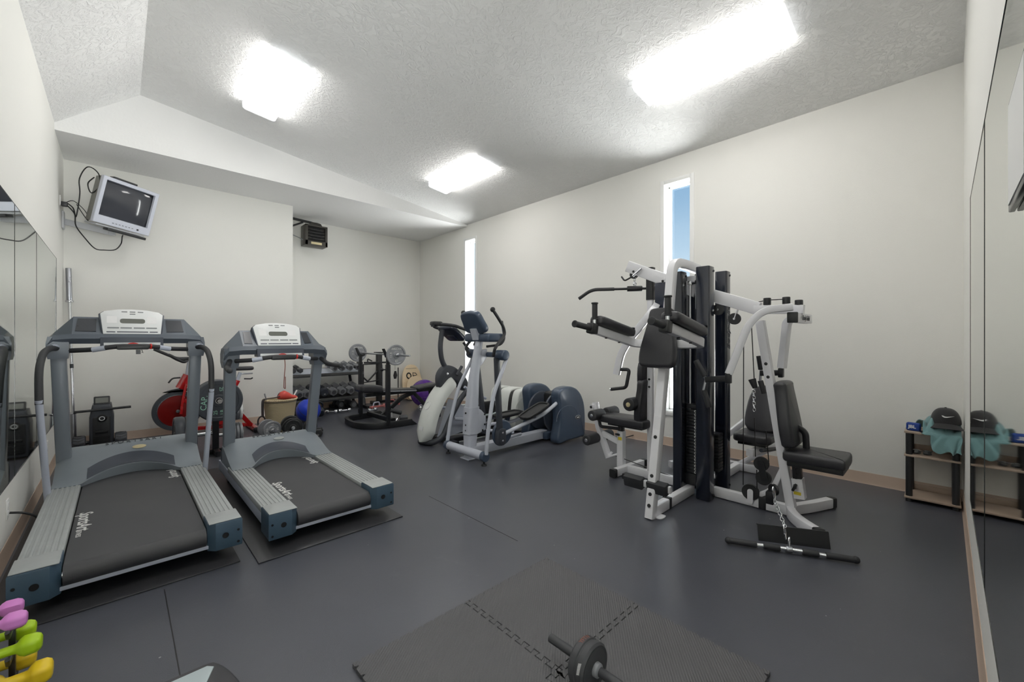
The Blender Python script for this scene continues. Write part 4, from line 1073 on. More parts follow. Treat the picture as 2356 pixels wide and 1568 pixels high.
# the one behind it
E2 = thing('elliptical_trainer', 'white shrouded elliptical behind the silver one, black neck leaning over its console', 'elliptical trainer', (3.6, 4.42, 0), group='elliptical trainers by the window wall')
WS = M['ell_white']; Y1 = 4.42
path = smooth_path([(2.735, Y1, .045), (2.745, Y1, .16), (2.80, Y1, .36), (2.91, Y1, .56), (3.05, Y1, .71), (3.12, Y1, .765)], 5)
n_ = len(path); secs = []
for i, p in enumerate(path):
    k = i / (n_ - 1); w = .30 * min(1, (.35 + 3.2 * k) if k < .2 else 1, (.55 + 3 * (1 - k)) if k > .85 else 1)
    d = (path[min(i + 1, n_ - 1)] - path[max(i - 1, 0)]).normalized(); nx = Vector((-d.z, 0, d.x))
    secs.append([p + V(0, w / 2 * a, 0) + nx * (b * .075) for a, b in ((-1, -.5), (-1, .2), (-.8, .75), (-.4, 1), (0, 1.06), (.4, 1), (.8, .75), (1, .2), (1, -.5))])
sh = MB().loft(secs).build('front_shroud', WS, E2, smooth=50)
p = path[12]; d = (path[13] - path[11]).normalized(); nx = Vector((-d.z, 0, d.x))
MB().ring(.05, .004, frame(p + nx * .079, nx, (0, -1, 0)), 32, 6).build('shroud_ring', M['panel'], sh)
p = path[6]; d = (path[7] - path[5]).normalized(); nx = Vector((-d.z, 0, d.x))
MB().prism(rrect(.09, .05, .006), .004, frame(p + nx * .079, nx, (0, -1, 0))).build('shroud_plate', M['panel'], sh)
MB().tube([(2.72, Y1 + .1, .03), (2.76, Y1 - .13, .035), (2.88, Y1 - .17, .10), (3.0, Y1 - .17, .33), (3.15, Y1 - .17, .55), (3.30, Y1 - .15, .66)], .034, n=14, fil=.08).build('frame_tube', CH, E2)
MB().prism([(2.95, .05), (3.35, .10), (3.4, .36), (3.12, .52)], .16, frame((0, Y1, 0), (0, -1, 0), (1, 0, 0)), .02).build('side_panel', M['tm_silver'], E2)
MB().prism(smooth_poly([(2.93, .68), (2.91, .84), (2.99, .95), (3.10, .96), (3.24, .88), (3.36, .74), (3.33, .62), (3.24, .66), (3.15, .77), (3.04, .74)], 4), .12, frame((0, Y1, 0), (0, -1, 0), (1, 0, 0)), .025, 3).build('knuckle', CH, E2, smooth=60)
bolt((3.02, Y1 - .065, .86), (0, -1, 0), E2, .018, 'chrome')
MB().tube([(3.06, Y1, .90), (2.98, Y1, 1.02), (2.95, Y1, 1.2), (2.985, Y1, 1.42)], .032, n=16, fil=.1).build('neck', CH, E2)
MB().tube([(3.22, Y1 - .1, .95), (3.14, Y1 - .1, .84)], .02, n=10).build('neck_brace', CH, E2)
Fc = frame((3.13, Y1, 1.375), (-.64, 0, -.77), (0, -1, 0))
cn = MB().prism(rrect(.36, .26, .05, 4), .055, Fc, .015, 3).build('console', M['navy_metal'], E2, smooth=60)
MB().prism(rrect(.28, .17, .02), .004, Fc @ T(0, 0, -.03)).build('display', M['screen'], cn)
MB().prism(rrect(.15, .1, .02), .03, Fc @ T(0, -.05, .03), .008).build('console_mount', M['navy_metal'], cn)
MB().tube([(2.83, Y1 + .02, 1.475), (2.95, Y1 - .05, 1.49), (3.0, Y1 - .24, 1.47), (3.33, Y1 - .24, 1.38)], .02, n=12, fil=.06).build('hand_bar', M['rubber_grip'], E2)
MB().tube([(2.83, Y1 - .02, 1.475), (2.95, Y1 + .05, 1.49), (3.0, Y1 + .24, 1.47), (3.33, Y1 + .24, 1.38)], .02, n=12, fil=.06).build('hand_bar', M['rubber_grip'], E2)
MB().lohi((2.83, Y1 - .06, 1.47), (2.96, Y1 + .06, 1.525), .02).build('bar_clamp', M['black_plastic'], E2)
MB().tube([(3.2, Y1 - .16, 1.26), (3.25, Y1 - .2, 1.17), (3.40, Y1 - .22, 1.08), (3.42, Y1 - .22, 1.0)], .017, n=10, fil=.05).build('lower_grip', M['rubber_grip'], E2)
# rails, pedals, base
for s, dz in ((-1, .0), (1, .10)):
    y = Y1 + s * .17
    MB().tube([(3.05, y, .30 + dz), (3.6, y, .22 + dz), (4.25, y, .30 + dz)], .022, n=10, fil=.1).build('foot_rail', M['tm_silver'], E2)
    pd = MB().lohi((3.42, y - .08, .25 + dz), (3.8, y + .08, .29 + dz), .02).build('foot_pedal', M['black_plastic'], E2)
    MB().lohi((3.44, y - .065, .288 + dz), (3.78, y + .065, .294 + dz), .004).build('pedal_pad', M['step_top'], pd)
    MB().rtube([(2.95, y, .04), (4.3, y, .04)], .06, .05, (0, 0, 1)).build('base_rail', M['black_steel'], E2)
MB().rtube([(2.98, Y1 - .32, .03), (2.98, Y1 + .32, .03)], .07, .045, (0, 0, 1)).build('base_foot', M['black_steel'], E2)
MB().lohi((3.50, Y1 - .2, .30), (3.72, Y1 - .16, .47), .02).build('bottle_holder', M['black_plastic'], E2)
MB().tube([(3.5, Y1 - .25, .52), (3.15, Y1 - .25, .70)], .017, n=10).build('link_rod', M['tm_silver'], E2)
# white rear housing with two dark slots
ho = smooth_poly([(4.02, .02), (4.02, .30), (4.06, .52), (4.14, .585), (4.34, .585), (4.50, .50), (4.60, .30), (4.60, .06), (4.52, .02)], 4)
for y, th in ((Y1 - .235, .13), (Y1, .20), (Y1 + .235, .13)):
    sh = MB().prism(ho, th, frame((0, y, 0), (0, -1, 0), (1, 0, 0)), .02, 3).build('drive_shell', WS, E2, smooth=60)
MB().prism([(p[0] * .95 + .215, p[1] * .96) for p in ho], .56, frame((0, Y1, 0), (0, -1, 0), (1, 0, 0))).build('slot_core', M['iron_black'], E2)
MB().tube([V(4.18 + .19 * math.cos(a), Y1 - .299, .28 + .19 * math.sin(a)) for a in [PI * k / 14 for k in range(15)]], .005, n=6).build('shell_crease', WS, E2)
MB().tube([(4.5, 3.3, .03), (4.7, 3.1, .008), (4.8, 2.9, .008), (4.86, 2.8, .05)], .006, n=8, fil=.08).build('power_cord', M['cord'], E1)
# ---------------------------------------------------------------- weight bench and barbell
BB = thing('weight_bench', 'black flat weight bench with two upright bar racks on a U-shaped base', 'weight bench', (3.0, 6.05, 0))
BS, VY, RG = M['black_steel'], M['vinyl'], M['rubber_grip']
MB().rtube([(3.22, 5.59, .048), (2.86, 5.60, .048), (2.58, 5.72, .048), (2.50, 5.95, .048), (2.52, 6.3, .048), (2.60, 6.52, .048), (2.9, 6.56, .048), (3.2, 6.60, .048)], .055, .09, (0, 0, 1), fil=.16, fn=7, rad=.01).build('base_frame', BS, BB)
for y in (5.59, 6.60): MB().loft([[(3.2, y - .028, .003), (3.2, y + .028, .003), (3.2, y + .028, .09), (3.2, y - .028, .09)], [(3.30, y - .028, .003), (3.30, y + .028, .003), (3.30, y + .028, .012), (3.30, y - .028, .012)]]).build('frame_toe', BS, BB)
for y in (5.60, 6.54):
    up = MB().rtube([(2.84, y, .05), (2.84, y, .93)], .06, .06, rad=.008).build('upright', BS, BB)
    MB().rtube([(2.84, y, .9), (2.84, y, 1.035)], .044, .044, rad=.006).build('rack_post', BS, up)
    MB().prism([(-.035, 0), (.03, -.015), (.065, .0), (.08, .035), (.06, .035), (.04, .015), (-.01, .03), (-.06, .13), (-.085, .125), (-.05, .04)], .05, frame((2.84, y, 1.035), (0, -1, 0), (1, 0, 0)), .004).build('bar_hook', BS, up)
    MB().cyl((2.81, y, .86), (2.76, y, .86), .009, n=10).ball((2.75, y, .86), .024, u=14, v=10).build('pull_knob', M['black_plastic'], up)
    for z in (.10, .18): MB().cyl((2.806, y, z), (2.812, y, z), .010, n=10).build('bolt', M['steel'], up)
MB().rtube([(2.96, 5.66, .09), (2.96, 6.5, .09)], .06, .07, (0, 0, 1)).build('cross_brace', BS, BB)
MB().rtube([(2.96, 6.05, .10), (3.3, 6.05, .36), (3.5, 6.05, .42)], .06, .06, fil=.08).build('spine', BS, BB)
MB().rtube([(2.7, 6.05, .45), (3.9, 6.05, .45)], .05, .05, (0, 0, 1)).build('seat_rail', BS, BB)
MB().rtube([(3.52, 6.05, .42), (3.86, 6.05, .07)], .055, .055).build('front_leg', BS, BB)
MB().rtube([(3.86, 5.8, .04), (3.86, 6.3, .04)], .055, .06, (0, 0, 1)).build('front_foot', BS, BB)
MB().rtube([(3.84, 6.05, .46), (3.86, 6.05, .20)], .05, .05).build('leg_post', BS, BB)
MB().prism(rrect(.36, .29, .06, 4), .11, T(2.755, 6.05, .55) @ RY(.10), .035, 3).build('head_cushion', VY, BB, smooth=60)
MB().prism(rrect(.60, .27, .03, 3), .06, T(3.21, 6.05, .485) @ RY(.06), .022, 3).build('bench_pad', VY, BB, smooth=60)
MB().prism(rrect(.42, .27, .03, 3), .055, T(3.73, 6.05, .51) @ RY(-.10), .022, 3).build('seat_pad', VY, BB, smooth=60)
for y in (5.915, 6.185): MB().rtube([(2.93, y, .50), (3.5, y, .466)], .012, .02).build('pad_edge', M['steel'], BB)
for s in (-1, 1):
    MB().cyl((3.98, 6.05 + s * .03, .50), (3.98, 6.05 + s * .22, .50), .045, n=20, bev=.01).build('foam_roller', RG, BB)
MB().rtube([(3.9, 6.05, .45), (3.99, 6.05, .50)], .04, .04).build('roller_arm', BS, BB)

def iron_plate(name, par, c, ax, r, th, m, hub='chrome', words=None, xd=None):
    F = frame(c, ax, xd)
    p = MB().lathe([(.017, -th / 2), (r * .32, -th / 2), (r * .36, -th * .28), (r * .78, -th * .28), (r * .84, -th / 2), (r * .98, -th / 2), (r, -th * .38), (r, th * .38), (r * .98, th / 2), (r * .84, th / 2), (r * .78, th * .28), (r * .36, th * .28), (r * .32, th / 2), (.017, th / 2)], F, 40).build(name, m, par, smooth=30)
    if words:
        for k, wd in enumerate(words):
            a = PI / 2 - k * 2 * PI / len(words)
            MB().text(wd, r * .30, F @ RZ(a - PI / 2) @ T(0, r * .57, th * .30), .002).build('lettering', M['letter_white'] if m is M['iron_grey'] else M['iron_grey'], p)
    return p
t = thing('barbell', 'loaded barbell with a grey iron plate on each end, racked on the bench uprights', 'barbell', (2.865, 6.05, 1.07))
MB().cyl((2.865, 5.02, 1.076), (2.865, 7.0, 1.076), .0135, n=16).build('bar', M['steel'], t)
for y, s in ((5.40, -1), (6.70, 1)):
    iron_plate('weight_plate', t, (2.865, y, 1.076), (0, -1, 0) , .148, .034, M['iron_grey'], words=['WEIDER', '25', 'LB', '11.3'] , xd=(1, 0, 0))
    MB().cyl((2.865, y + s * .02, 1.076), (2.865, y + s * .055, 1.076), .027, n=18, bev=.005).build('collar', M['chrome'], t)

# ---------------------------------------------------------------- dumbbells
def hex_poly(r): return [(r * math.cos(PI / 6 + k * PI / 3), r * math.sin(PI / 6 + k * PI / 3)) for k in range(6)]
def make_dumbbell(name, label, r, L, hl, mt, group, handle='chrome', hr=.014, rnd=False, face=None, words=None):
    t = thing(name, label, 'dumbbell', group=group)
    MB().cyl((0, -L / 2 + hl * .6, 0), (0, L / 2 - hl * .6, 0), hr, n=14).build('handle', M[handle], t, local=True)
    for s in (-1, 1):
        F = frame((0, s * (L - hl) / 2, 0), (0, s, 0), (1, 0, 0))
        if rnd:
            o = MB().lathe([(0, -hl / 2), (r * .7, -hl / 2), (r, -hl * .3), (r, hl * .35), (r * .93, hl / 2), (0, hl / 2)], F, 28).build('head', M[mt], t, local=True)
        else:
            o = MB().prism(hex_poly(r), hl, F, r * .13, 2).build('head', M[mt], t, local=True)
        if face: MB().cyl(F @ V(0, 0, hl / 2 - .002), F @ V(0, 0, hl / 2 + .0012), r * .55, n=24).build('end_disc', M[face], o, local=True)
        if words: MB().text(words, r * .5, F @ T(0, -r * .35, hl / 2 + .0012), .0006).build('lettering', M['letter_white'], o, local=True)
    return t
def place(t, first, Mx, label):
    if first[0]:
        first[0] = False; t.matrix_world = Mx; t['label'] = label; return t
    return dup(t, Mx, label)

# two-tier dumbbell rack against the back wall
rk = thing('dumbbell_rack', 'black two tier dumbbell rack standing at the back wall', 'rack', (2.75, 7.75, 0))
TILT = -.24
for z in (.70, .255):
    MB().box((2.73, 7.575, z - .03), (1.24, .03, .055), RX(TILT), .004).build('shelf_lip', BS, rk)
    MB().box((2.73, 7.915, z + .045), (1.24, .03, .055), RX(TILT), .004).build('shelf_back', BS, rk)
    MB().box((2.73, 7.74, z + .025), (1.22, .32, .012), RX(-TILT), .003).build('shelf_tray', M['tm_silver'] if z > .5 else BS, rk)
for x in (2.09, 3.37):
    MB().rtube([(x, 7.60, .05), (x, 7.86, .86)], .05, .06, (1, 0, 0)).build('side_post', BS, rk)
    MB().rtube([(x, 7.42, .03), (x, 8.05, .03)], .05, .05, (0, 0, 1)).build('rack_foot', BS, rk)
MB().rtube([(3.34, 8.0, .06), (3.24, 8.0, .72)], .05, .04, (1, 0, 0)).build('rear_brace', BS, rk)
g = 'hex dumbbells on the rack'
small = make_dumbbell('dumbbell', '', .045, .24, .075, 'hex', g)
fs = [True]
def spot(u, v, y): return P(u, v, y=y)
WORDS = ['first', 'second', 'third', 'fourth', 'fifth', 'sixth', 'seventh', 'eighth']
for k, u in enumerate((671, 687)):
    p = spot(u, 853, 7.57)
    place(small, fs, T(p.x + .02, 7.68, .79) @ RX(-TILT) @ RZ(.12), ['small black dumbbell on the upper rack tier, tight against the wall corner', 'small black dumbbell on the upper rack tier with empty tray beside it'][k])
mid = make_dumbbell('dumbbell', '', .060, .30, .10, 'hex_face', g, face='hex')
fs = [True]
for k, u in enumerate((766, 784, 802, 819)):
    p = spot(u, 847, 7.57)
    place(mid, fs, T(p.x + .02, 7.70, .81) @ RX(-TILT) @ RZ(.10), f'hex dumbbell on the upper rack tier, {["first right of the bare tray", "second right of the bare tray", "third right of the bare tray", "at the end beside the bench upright"][k]}')
big = make_dumbbell('dumbbell', '', .073, .36, .12, 'hex_face', g, face='hex')
fs = [True]
for k, u in enumerate((682, 701, 762, 782, 802, 822)):
    p = spot(u, 896 if u > 700 else 899, 7.55)
    place(big, fs, T(p.x + .025, 7.70, .395) @ RX(-TILT) @ RZ(.10), ['large hex dumbbell on the lower rack tier, above the wicker basket at the wall corner', 'large hex dumbbell on the lower rack tier, second from the wall corner',
        'large hex dumbbell on the lower rack tier, next to the round-headed pair', 'large hex dumbbell on the lower rack tier, fourth hex from the wall corner', 'large hex dumbbell on the lower rack tier, second from the bench upright', 'large hex dumbbell on the lower rack tier, partly behind the bench upright'][k])
rd = make_dumbbell('dumbbell', '', .068, .34, .11, 'bumper', 'round dumbbells on the rack', rnd=True, words='40')
fs = [True]
for k, u in enumerate((723, 742)):
    p = spot(u, 894, 7.55)
    place(rd, fs, T(p.x + .025, 7.70, .395) @ RX(-TILT) @ RZ(.06), ['round-headed black dumbbell on the lower rack tier, half hidden by the treadmill post', 'round-headed black dumbbell with white numbers on the lower rack tier'][k])
# dumbbells on the floor
fl = make_dumbbell('dumbbell', '', .078, .32, .12, 'hex', 'dumbbells on the floor before the rack', face='hex_face')
fs = [True]
hz = .078 * math.cos(PI / 6)
for k, (u, v) in enumerate(((783, 938), (812, 938))):
    p = P(u, v, z=0)
    place(fl, fs, T(p.x, p.y + .12, hz) @ RZ(.04) @ RY(PI / 6), ['large hex dumbbell on the floor under the rack, touching the wall strip side', 'large hex dumbbell on the floor, half hidden behind the bench upright'][k])
ch = make_dumbbell('dumbbell', '', .036, .20, .055, 'chrome', 'chrome dumbbells on the floor', rnd=True, hr=.012)
fs = [True]
for k, (u, v, a) in enumerate(((763, 951, .95), (793, 948, 1.4), (856, 947, 1.9))):
    p = P(u, v, z=0)
    place(ch, fs, T(p.x, p.y, .0365) @ RZ(a), ['small chrome dumbbell on the floor before the rack, end nearest the blue ball', 'small chrome dumbbell on the floor before the two large hex dumbbells', 'small chrome dumbbell on the floor seen between the bench uprights'][k])
p = P(757, 936, z=0)
t = thing('dumbbell', 'tiny black dumbbell lying behind the chrome ones under the rack', 'dumbbell', (p.x, p.y, .03), .2, 'dumbbells on the floor before the rack')
MB().cyl((0, -.07, 0), (0, .07, 0), .011).build('handle', M['chrome'], t, local=True)
for s in (-1, 1): MB().prism(hex_poly(.034), .05, frame((0, s * .07, 0), (0, 1, 0), (1, 0, 0)), .004).build('head', M['hex'], t, local=True)
p = P(970, 944, z=0)
sl2 = make_dumbbell('dumbbell', 'silver-faced dumbbell on the floor in front of the purple ball', .062, .26, .09, 'chrome', 'dumbbells on the floor before the rack')
sl2.matrix_world = T(p.x - .02, p.y - .03, .056) @ RZ(-.5) @ RY(PI / 6)
# adjustable dumbbells with round plates near the basket
def adj(label, p, rz, r, m, wd=None, n=2):
    t = thing('adjustable_dumbbell', label, 'dumbbell', (p[0], p[1], r + .001), rz, 'plate-loaded dumbbells by the basket')
    MB().cyl((0, -.21, 0), (0, .21, 0), .0125, n=14).build('bar', M['chrome'], t, local=True)
    for s in (-1, 1):
        for k in range(n):
            F = (0, s * (.09 + k * .032), 0); rr = r * (1 - .14 * k if s < 0 else 1)
            Mx = frame(F, (0, -1 if s < 0 else 1, 0), (1, 0, 0)); th = .028
            o = MB().lathe([(.014, -th / 2), (rr * .95, -th / 2), (rr, -th * .3), (rr, th * .3), (rr * .95, th / 2), (rr * .8, th / 2), (rr * .74, th * .25), (rr * .42, th * .25), (rr * .36, th / 2), (.014, th / 2)], Mx, 36).build('weight_plate', M[m], t, local=True, smooth=30)
            if wd and s < 0 and k == n - 1:
                for q, w_ in enumerate(wd): MB().text(w_, rr * .30, Mx @ RZ(-q * 2 * PI / len(wd)) @ T(0, rr * .57, th * .28), .0015).build('lettering', M['letter_white'], o, local=True)
        MB().lathe([(.014, -.02), (.030, -.02), (.030, .004), (.02, .02), (.014, .02)], frame((0, s * (.09 + n * .032 + .008), 0), (0, s, 0)), 16).build('collar', M['chrome'], t, local=True)
    return t
adj('plate dumbbell with grey iron discs on the floor before the wicker basket', P(620, 1005, z=0)[:2], .12, .112, 'iron_grey', ['10', 'LB', '4.5', 'KG'], 1)
adj('plate dumbbell with a black grip disc and chrome collar beside the wicker basket', P(671, 1000, z=0)[:2], -.15, .122, 'iron_black', None, 2)
t = make_dumbbell('dumbbell', 'hex dumbbell numbered on its silver end, behind the second treadmill', .052, .24, .085, 'iron_black', 'plate-loaded dumbbells by the basket', rnd=False, words='12')
p = P(744, 1003, z=0); t.matrix_world = T(p.x - .02, p.y + .11, .046) @ RZ(-.35) @ RY(PI / 6)
t = thing('weight_plate', 'single black weight plate propped behind the second treadmill post', 'weight plate', (*P(708, 1014, z=0)[:2], .1))
iron_plate('plate_disc', t, P(703, 1000, z=.0) + V(.06, .0, .105), (.35, -1, .12), .10, .03, M['iron_black'])

# pink push-up bars
for k, (u, v, rz, lb) in enumerate(((863, 936, .15, 'rose push-up bar with a grey loop on the floor behind the bench'), (897, 930, -.1, 'rose push-up bar lying behind its twin near the back wall'))):
    p = P(u, v, z=0)
    t = thing('push_up_bar', lb, 'push-up bar', (p.x, p.y - .06, 0), rz, 'rose push-up bars')
    MB().rtube([(-.17, 0, .018), (.17, 0, .018)], .035, .036, (0, 0, 1)).build('base_tube', M['rose'], t, local=True)
    for s in (-1, 1): MB().rtube([(s * .13, -.08, .016), (s * .13, .08, .016)], .03, .032, (0, 0, 1)).build('cross_foot', M['rose'], t, local=True)
    MB().tube([(-.07, 0, .03), (-.06, 0, .10), (.06, 0, .10), (.07, 0, .03)], .013, fil=.04).build('grip', M['tm_silver'] if k == 0 else M['rose'], t, local=True)

# slim standing exercise station behind the bench
p0 = P(872, 880, y=7.85)
S_ = thing('exercise_station', 'black upright exercise station with a thick column and thin frame behind the bench', 'exercise machine', (p0.x, 7.85, 0))
MB().cyl((p0.x, 7.85, .06), (p0.x, 7.85, 1.02), .062, n=28, bev=.01).build('column', M['black_plastic'], S_)
MB().lohi((p0.x - .085, 7.79, 1.02), (p0.x + .06, 7.91, 1.045), .006).build('column_cap', BS, S_)
f = lambda u, v: P(u, v, y=7.8)
MB().tube([f(836, 838), f(836, 905)], .011).tube([f(836, 838), f(872, 836)], .011).tube([f(836, 880), f(872, 874)], .011).build('side_frame', BS, S_)
MB().tube([f(838, 834), f(889, 833)], .017).build('hand_bar', RG, S_)
MB().tube([f(836, 868), f(846, 877), f(868, 853)], .016, fil=.02).build('lever_arm', BS, S_)
MB().tube([f(846, 832), f(846, 825), f(856, 830)], .012, fil=.02).build('hook_grip', RG, S_)
MB().tube([f(916, 845), f(916, 925)], .010).build('thin_pole', BS, S_)
MB().prism([(-.035, .0), (-.01, .09), (.02, .09), (.045, .0), (.02, -.07), (-.02, -.07)], .04, frame(f(909, 863), (0, -1, 0), (1, 0, 0)), .01).build('pouch', M['fabric_black'], S_)
MB().tube([f(909, 850), f(909, 832)], .003, n=6).build('pouch_strap', M['cord'], S_)
for u in (880, 898): MB().tube([f(u, 838), f(u, 905)], .006, n=8).build('guide_rod', M['steel'], S_)
MB().tube([f(836, 903), f(916, 900)], .014).build('lower_bar', BS, S_)
q = f(872, 925)
for x in (p0.x - .1, p0.x + .36): MB().rtube([(x, 7.74, .03), (x, 7.99, .03)], .05, .06, (0, 0, 1)).build('floor_rail', BS, S_)
MB().rtube([(p0.x - .1, 7.86, .045), (p0.x + .36, 7.86, .045)], .05, .05, (0, 0, 1)).build('floor_rail', BS, S_)

# plywood boards leaning in the far corner
def board(label, c, w, h, marks, lean):
    t = thing('balance_board', label, 'board', (c[0], c[1], 0), .0, 'plywood boards in the corner')
    X_ = T(0, 0, 0) @ RX(PI / 2 - lean)
    poly = smooth_poly([(-w * .5, h * .45), (-w * .42, h * .12), (-w * .18, .0), (w * .18, .0), (w * .42, h * .12), (w * .5, h * .45), (w * .43, h * .8), (w * .2, h), (-w * .2, h), (-w * .43, h * .8)], 5)
    bd = MB().prism(poly, .018, X_, .004).build('board_panel', M['ply'], t, local=True)
    if marks:
        Z = lambda x, y: X_ @ T(x, y, .0096)
        MB().ring(.05, .013, Z(-.07, h * .70) @ Matrix.Diagonal((1, 1.15, .1, 1)), 28, 8).build('printed_mark', M['cable'], bd, local=True)
        MB().tube([Z(.03, h * .66) @ V(0, 0, 0), Z(.03, h * .78) @ V(0, 0, 0), Z(.10, h * .765) @ V(0, 0, 0), Z(.125, h * .71) @ V(0, 0, 0), Z(.03, h * .69) @ V(0, 0, 0)], .009, n=6).build('printed_mark', M['cable'], bd, local=True)
        MB().tube([Z(.03, h * .60) @ V(0, 0, 0), Z(.06, h * .635) @ V(0, 0, 0), Z(.09, h * .60) @ V(0, 0, 0), Z(.13, h * .64) @ V(0, 0, 0)], .010, n=6, fil=.02).build('printed_mark', M['cable'], bd, local=True)
        MB().box(Z(0, h * .91) @ V(0, 0, 0), (w * .55, .002, .006)).build('seam_line', M['letter_dark'], bd, local=True)
    return t
board('taller pale plywood board with dark marks leaning in the far corner', (4.60, 7.90, 0), .47, .74, True, .16)
board('shorter pale plywood board leaning in front of the marked one', (4.62, 7.80, 0), .44, .50, False, .14)
t = thing('exercise_ball', 'purple exercise ball resting beyond the weight bench seat', 'ball', (4.28, 6.95, 0))
MB().ball((4.28, 6.95, .26), .26, u=40, v=28).build('ball_skin', M['purple'], t)
for z in (.16, .21, .26, .31, .36):
    rr = math.sqrt(.26 ** 2 - (z - .26) ** 2) + .0005
    MB().ring(rr, .0025, T(4.28, 6.95, z), 48, 6).build('skin_rib', M['purple'], t)
# black roller clamp dumbbell hanging low by the bench upright
t = thing('foam_gripper', 'black foam handle with chrome hoop lying on the floor by the bench upright', 'exercise handle', (3.12, 5.75, 0))
MB().cyl((3.05, 5.92, .20), (3.20, 5.86, .15), .034, n=18, bev=.006).build('foam_grip', RG, t)
MB().prism(hex_poly(.062), .12, frame((3.20, 5.80, .064), (.9, -.3, 0)), .01).build('weight_end', M['hex'], t)
MB().tube([(3.06, 5.90, .19), (3.03, 5.84, .05), (3.06, 5.80, .012), (3.12, 5.84, .08)], .006, n=8, fil=.02).build('hoop', M['chrome'], t)

# ---------------------------------------------------------------- basket and its contents, balls, kettlebell
bx, by = 1.66, 6.52
t = thing('wicker_basket', 'tall woven straw basket against the television wall', 'basket', (bx, by, 0))
MB().lathe([(0, .0), (.15, .0), (.158, .01), (.17, .12), (.192, .30), (.212, .445), (.216, .455), (.208, .458), (.198, .44), (.178, .30), (.158, .12), (.145, .03), (0, .03)], T(bx, by, 0), 48).build('basket_body', M['wicker'], t)
r_ = MB()
pts = [V(bx + .214 * math.cos(2 * PI * k / 120), by + .214 * math.sin(2 * PI * k / 120), .448 + .007 * math.sin(PI * k)) for k in range(121)]
MB().tube([V(p.x, p.y, .452 + .006 * math.cos(k * PI)) for k, p in enumerate(pts)], .007, n=6).build('braided_rim', M['ply'], t)
MB().ring(.210, .004, T(bx, by, .425), 60, 6).build('rim_stitch', M['fabric_black'], t)
t = thing('resistance_band', 'coral rubber band bundle heaped in the wicker basket', 'exercise band', (bx + .06, by, .44), group='bands in the basket')
MB().loft([[V(bx + .08 + k * .10 * 1.3, by - .02 + .05 * math.cos(a) * w, .465 + h * .5 + .06 * math.sin(a) * w) for a in [2 * PI * i / 14 for i in range(14)]] for k, w, h in ((-.9, .3, .02), (-.6, .9, .07), (-.2, 1.1, .08), (.2, .8, .05), (.5, .5, .02), (.9, .4, 0), (1.1, .2, -.02))]).build('band_loop', M['coral'], t)
t = thing('exercise_strap', 'black strap draped over the basket rim with a loop at its end', 'strap', (bx - .15, by, .45), group='bands in the basket')
strp = [V(bx + .02, by - .02, .50), V(bx - .05, by - .04, .485), V(bx - .12, by - .06, .48), V(bx - .19, by - .08, .482), V(bx - .225, by - .096, .472), V(bx - .24, by - .10, .42), V(bx - .238, by - .10, .25)]
MB().rtube(smooth_path(strp, 4), .012, .05, (0, -1, 0)).build('strap_band', M['fabric_black'], t)
cpt = V(bx - .25, by - .10, .175)
MB().tube([cpt + V(.045 * math.sin(a), 0, .075 * math.cos(a)) for a in [2 * PI * k / 20 for k in range(21)]], .010, n=8).build('strap_loop', M['fabric_black'], t)
MB().tube([V(bx - .02, by, .47), V(bx + .0, by + .02, .52), V(bx + .06, by + .03, .545)], .022, n=10, fil=.03).build('strap_fold', M['fabric_black'], t)
t = thing('exercise_bar', 'thin white pole leaning out of the basket toward the rack', 'pole', (bx + .2, by + .05, .3), group='poles in the basket')
MB().cyl((bx + .1, by + .05, .06), (bx + .17, by + .06, .42), .011).cyl((bx + .17, by + .06, .42), P(683, 897, y=6.6), .011).build('pole_shaft', M['white_cap'], t)
t = thing('exercise_bar', 'short grey pole poking out of the basket by the wall', 'pole', (bx - .16, by + .06, .3), group='poles in the basket')
MB().cyl((bx - .10, by + .06, .2), P(609, 905, y=6.6), .008).build('pole_shaft', M['steel'], t)
t = thing('medicine_ball', 'royal blue seamed ball on the floor next to the wicker basket', 'ball', (2.17, 6.93, 0))
bl = MB().ball((2.17, 6.93, .18), .18, u=36, v=24).build('ball_skin', M['blue_ball'], t)
for ax in ((.4, -.6, .75), (.9, .3, .2), (-.6, -.7, .35)): MB().ring(.1803, .0035, frame((2.17, 6.93, .18), ax), 56, 6).build('ball_seam', M['navy_metal'], t)
for k, (u, v, lb) in enumerate(((737, 958, 'dark blue kettlebell half behind the blue ball'), (727, 945, 'dark kettlebell with chrome handle behind the blue ball'))):
    p = P(u, v, z=0) + V(0, .05 + .12 * k, 0)
    t = thing('kettlebell', lb, 'kettlebell', (p.x, p.y, 0), group='kettlebells by the rack')
    MB().lathe([(0, 0), (.05, 0), (.078, .03), (.088, .08), (.07, .135), (.035, .16), (0, .165)], T(p.x, p.y, 0), 28).build('bell', M['navy'], t)
    MB().tube([p + V(-.04, 0, .135), p + V(-.06, 0, .21), p + V(0, 0, .245), p + V(.06, 0, .21), p + V(.04, 0, .135)], .015, n=10, fil=.04).build('handle', M['chrome'] if k else M['navy'], t)

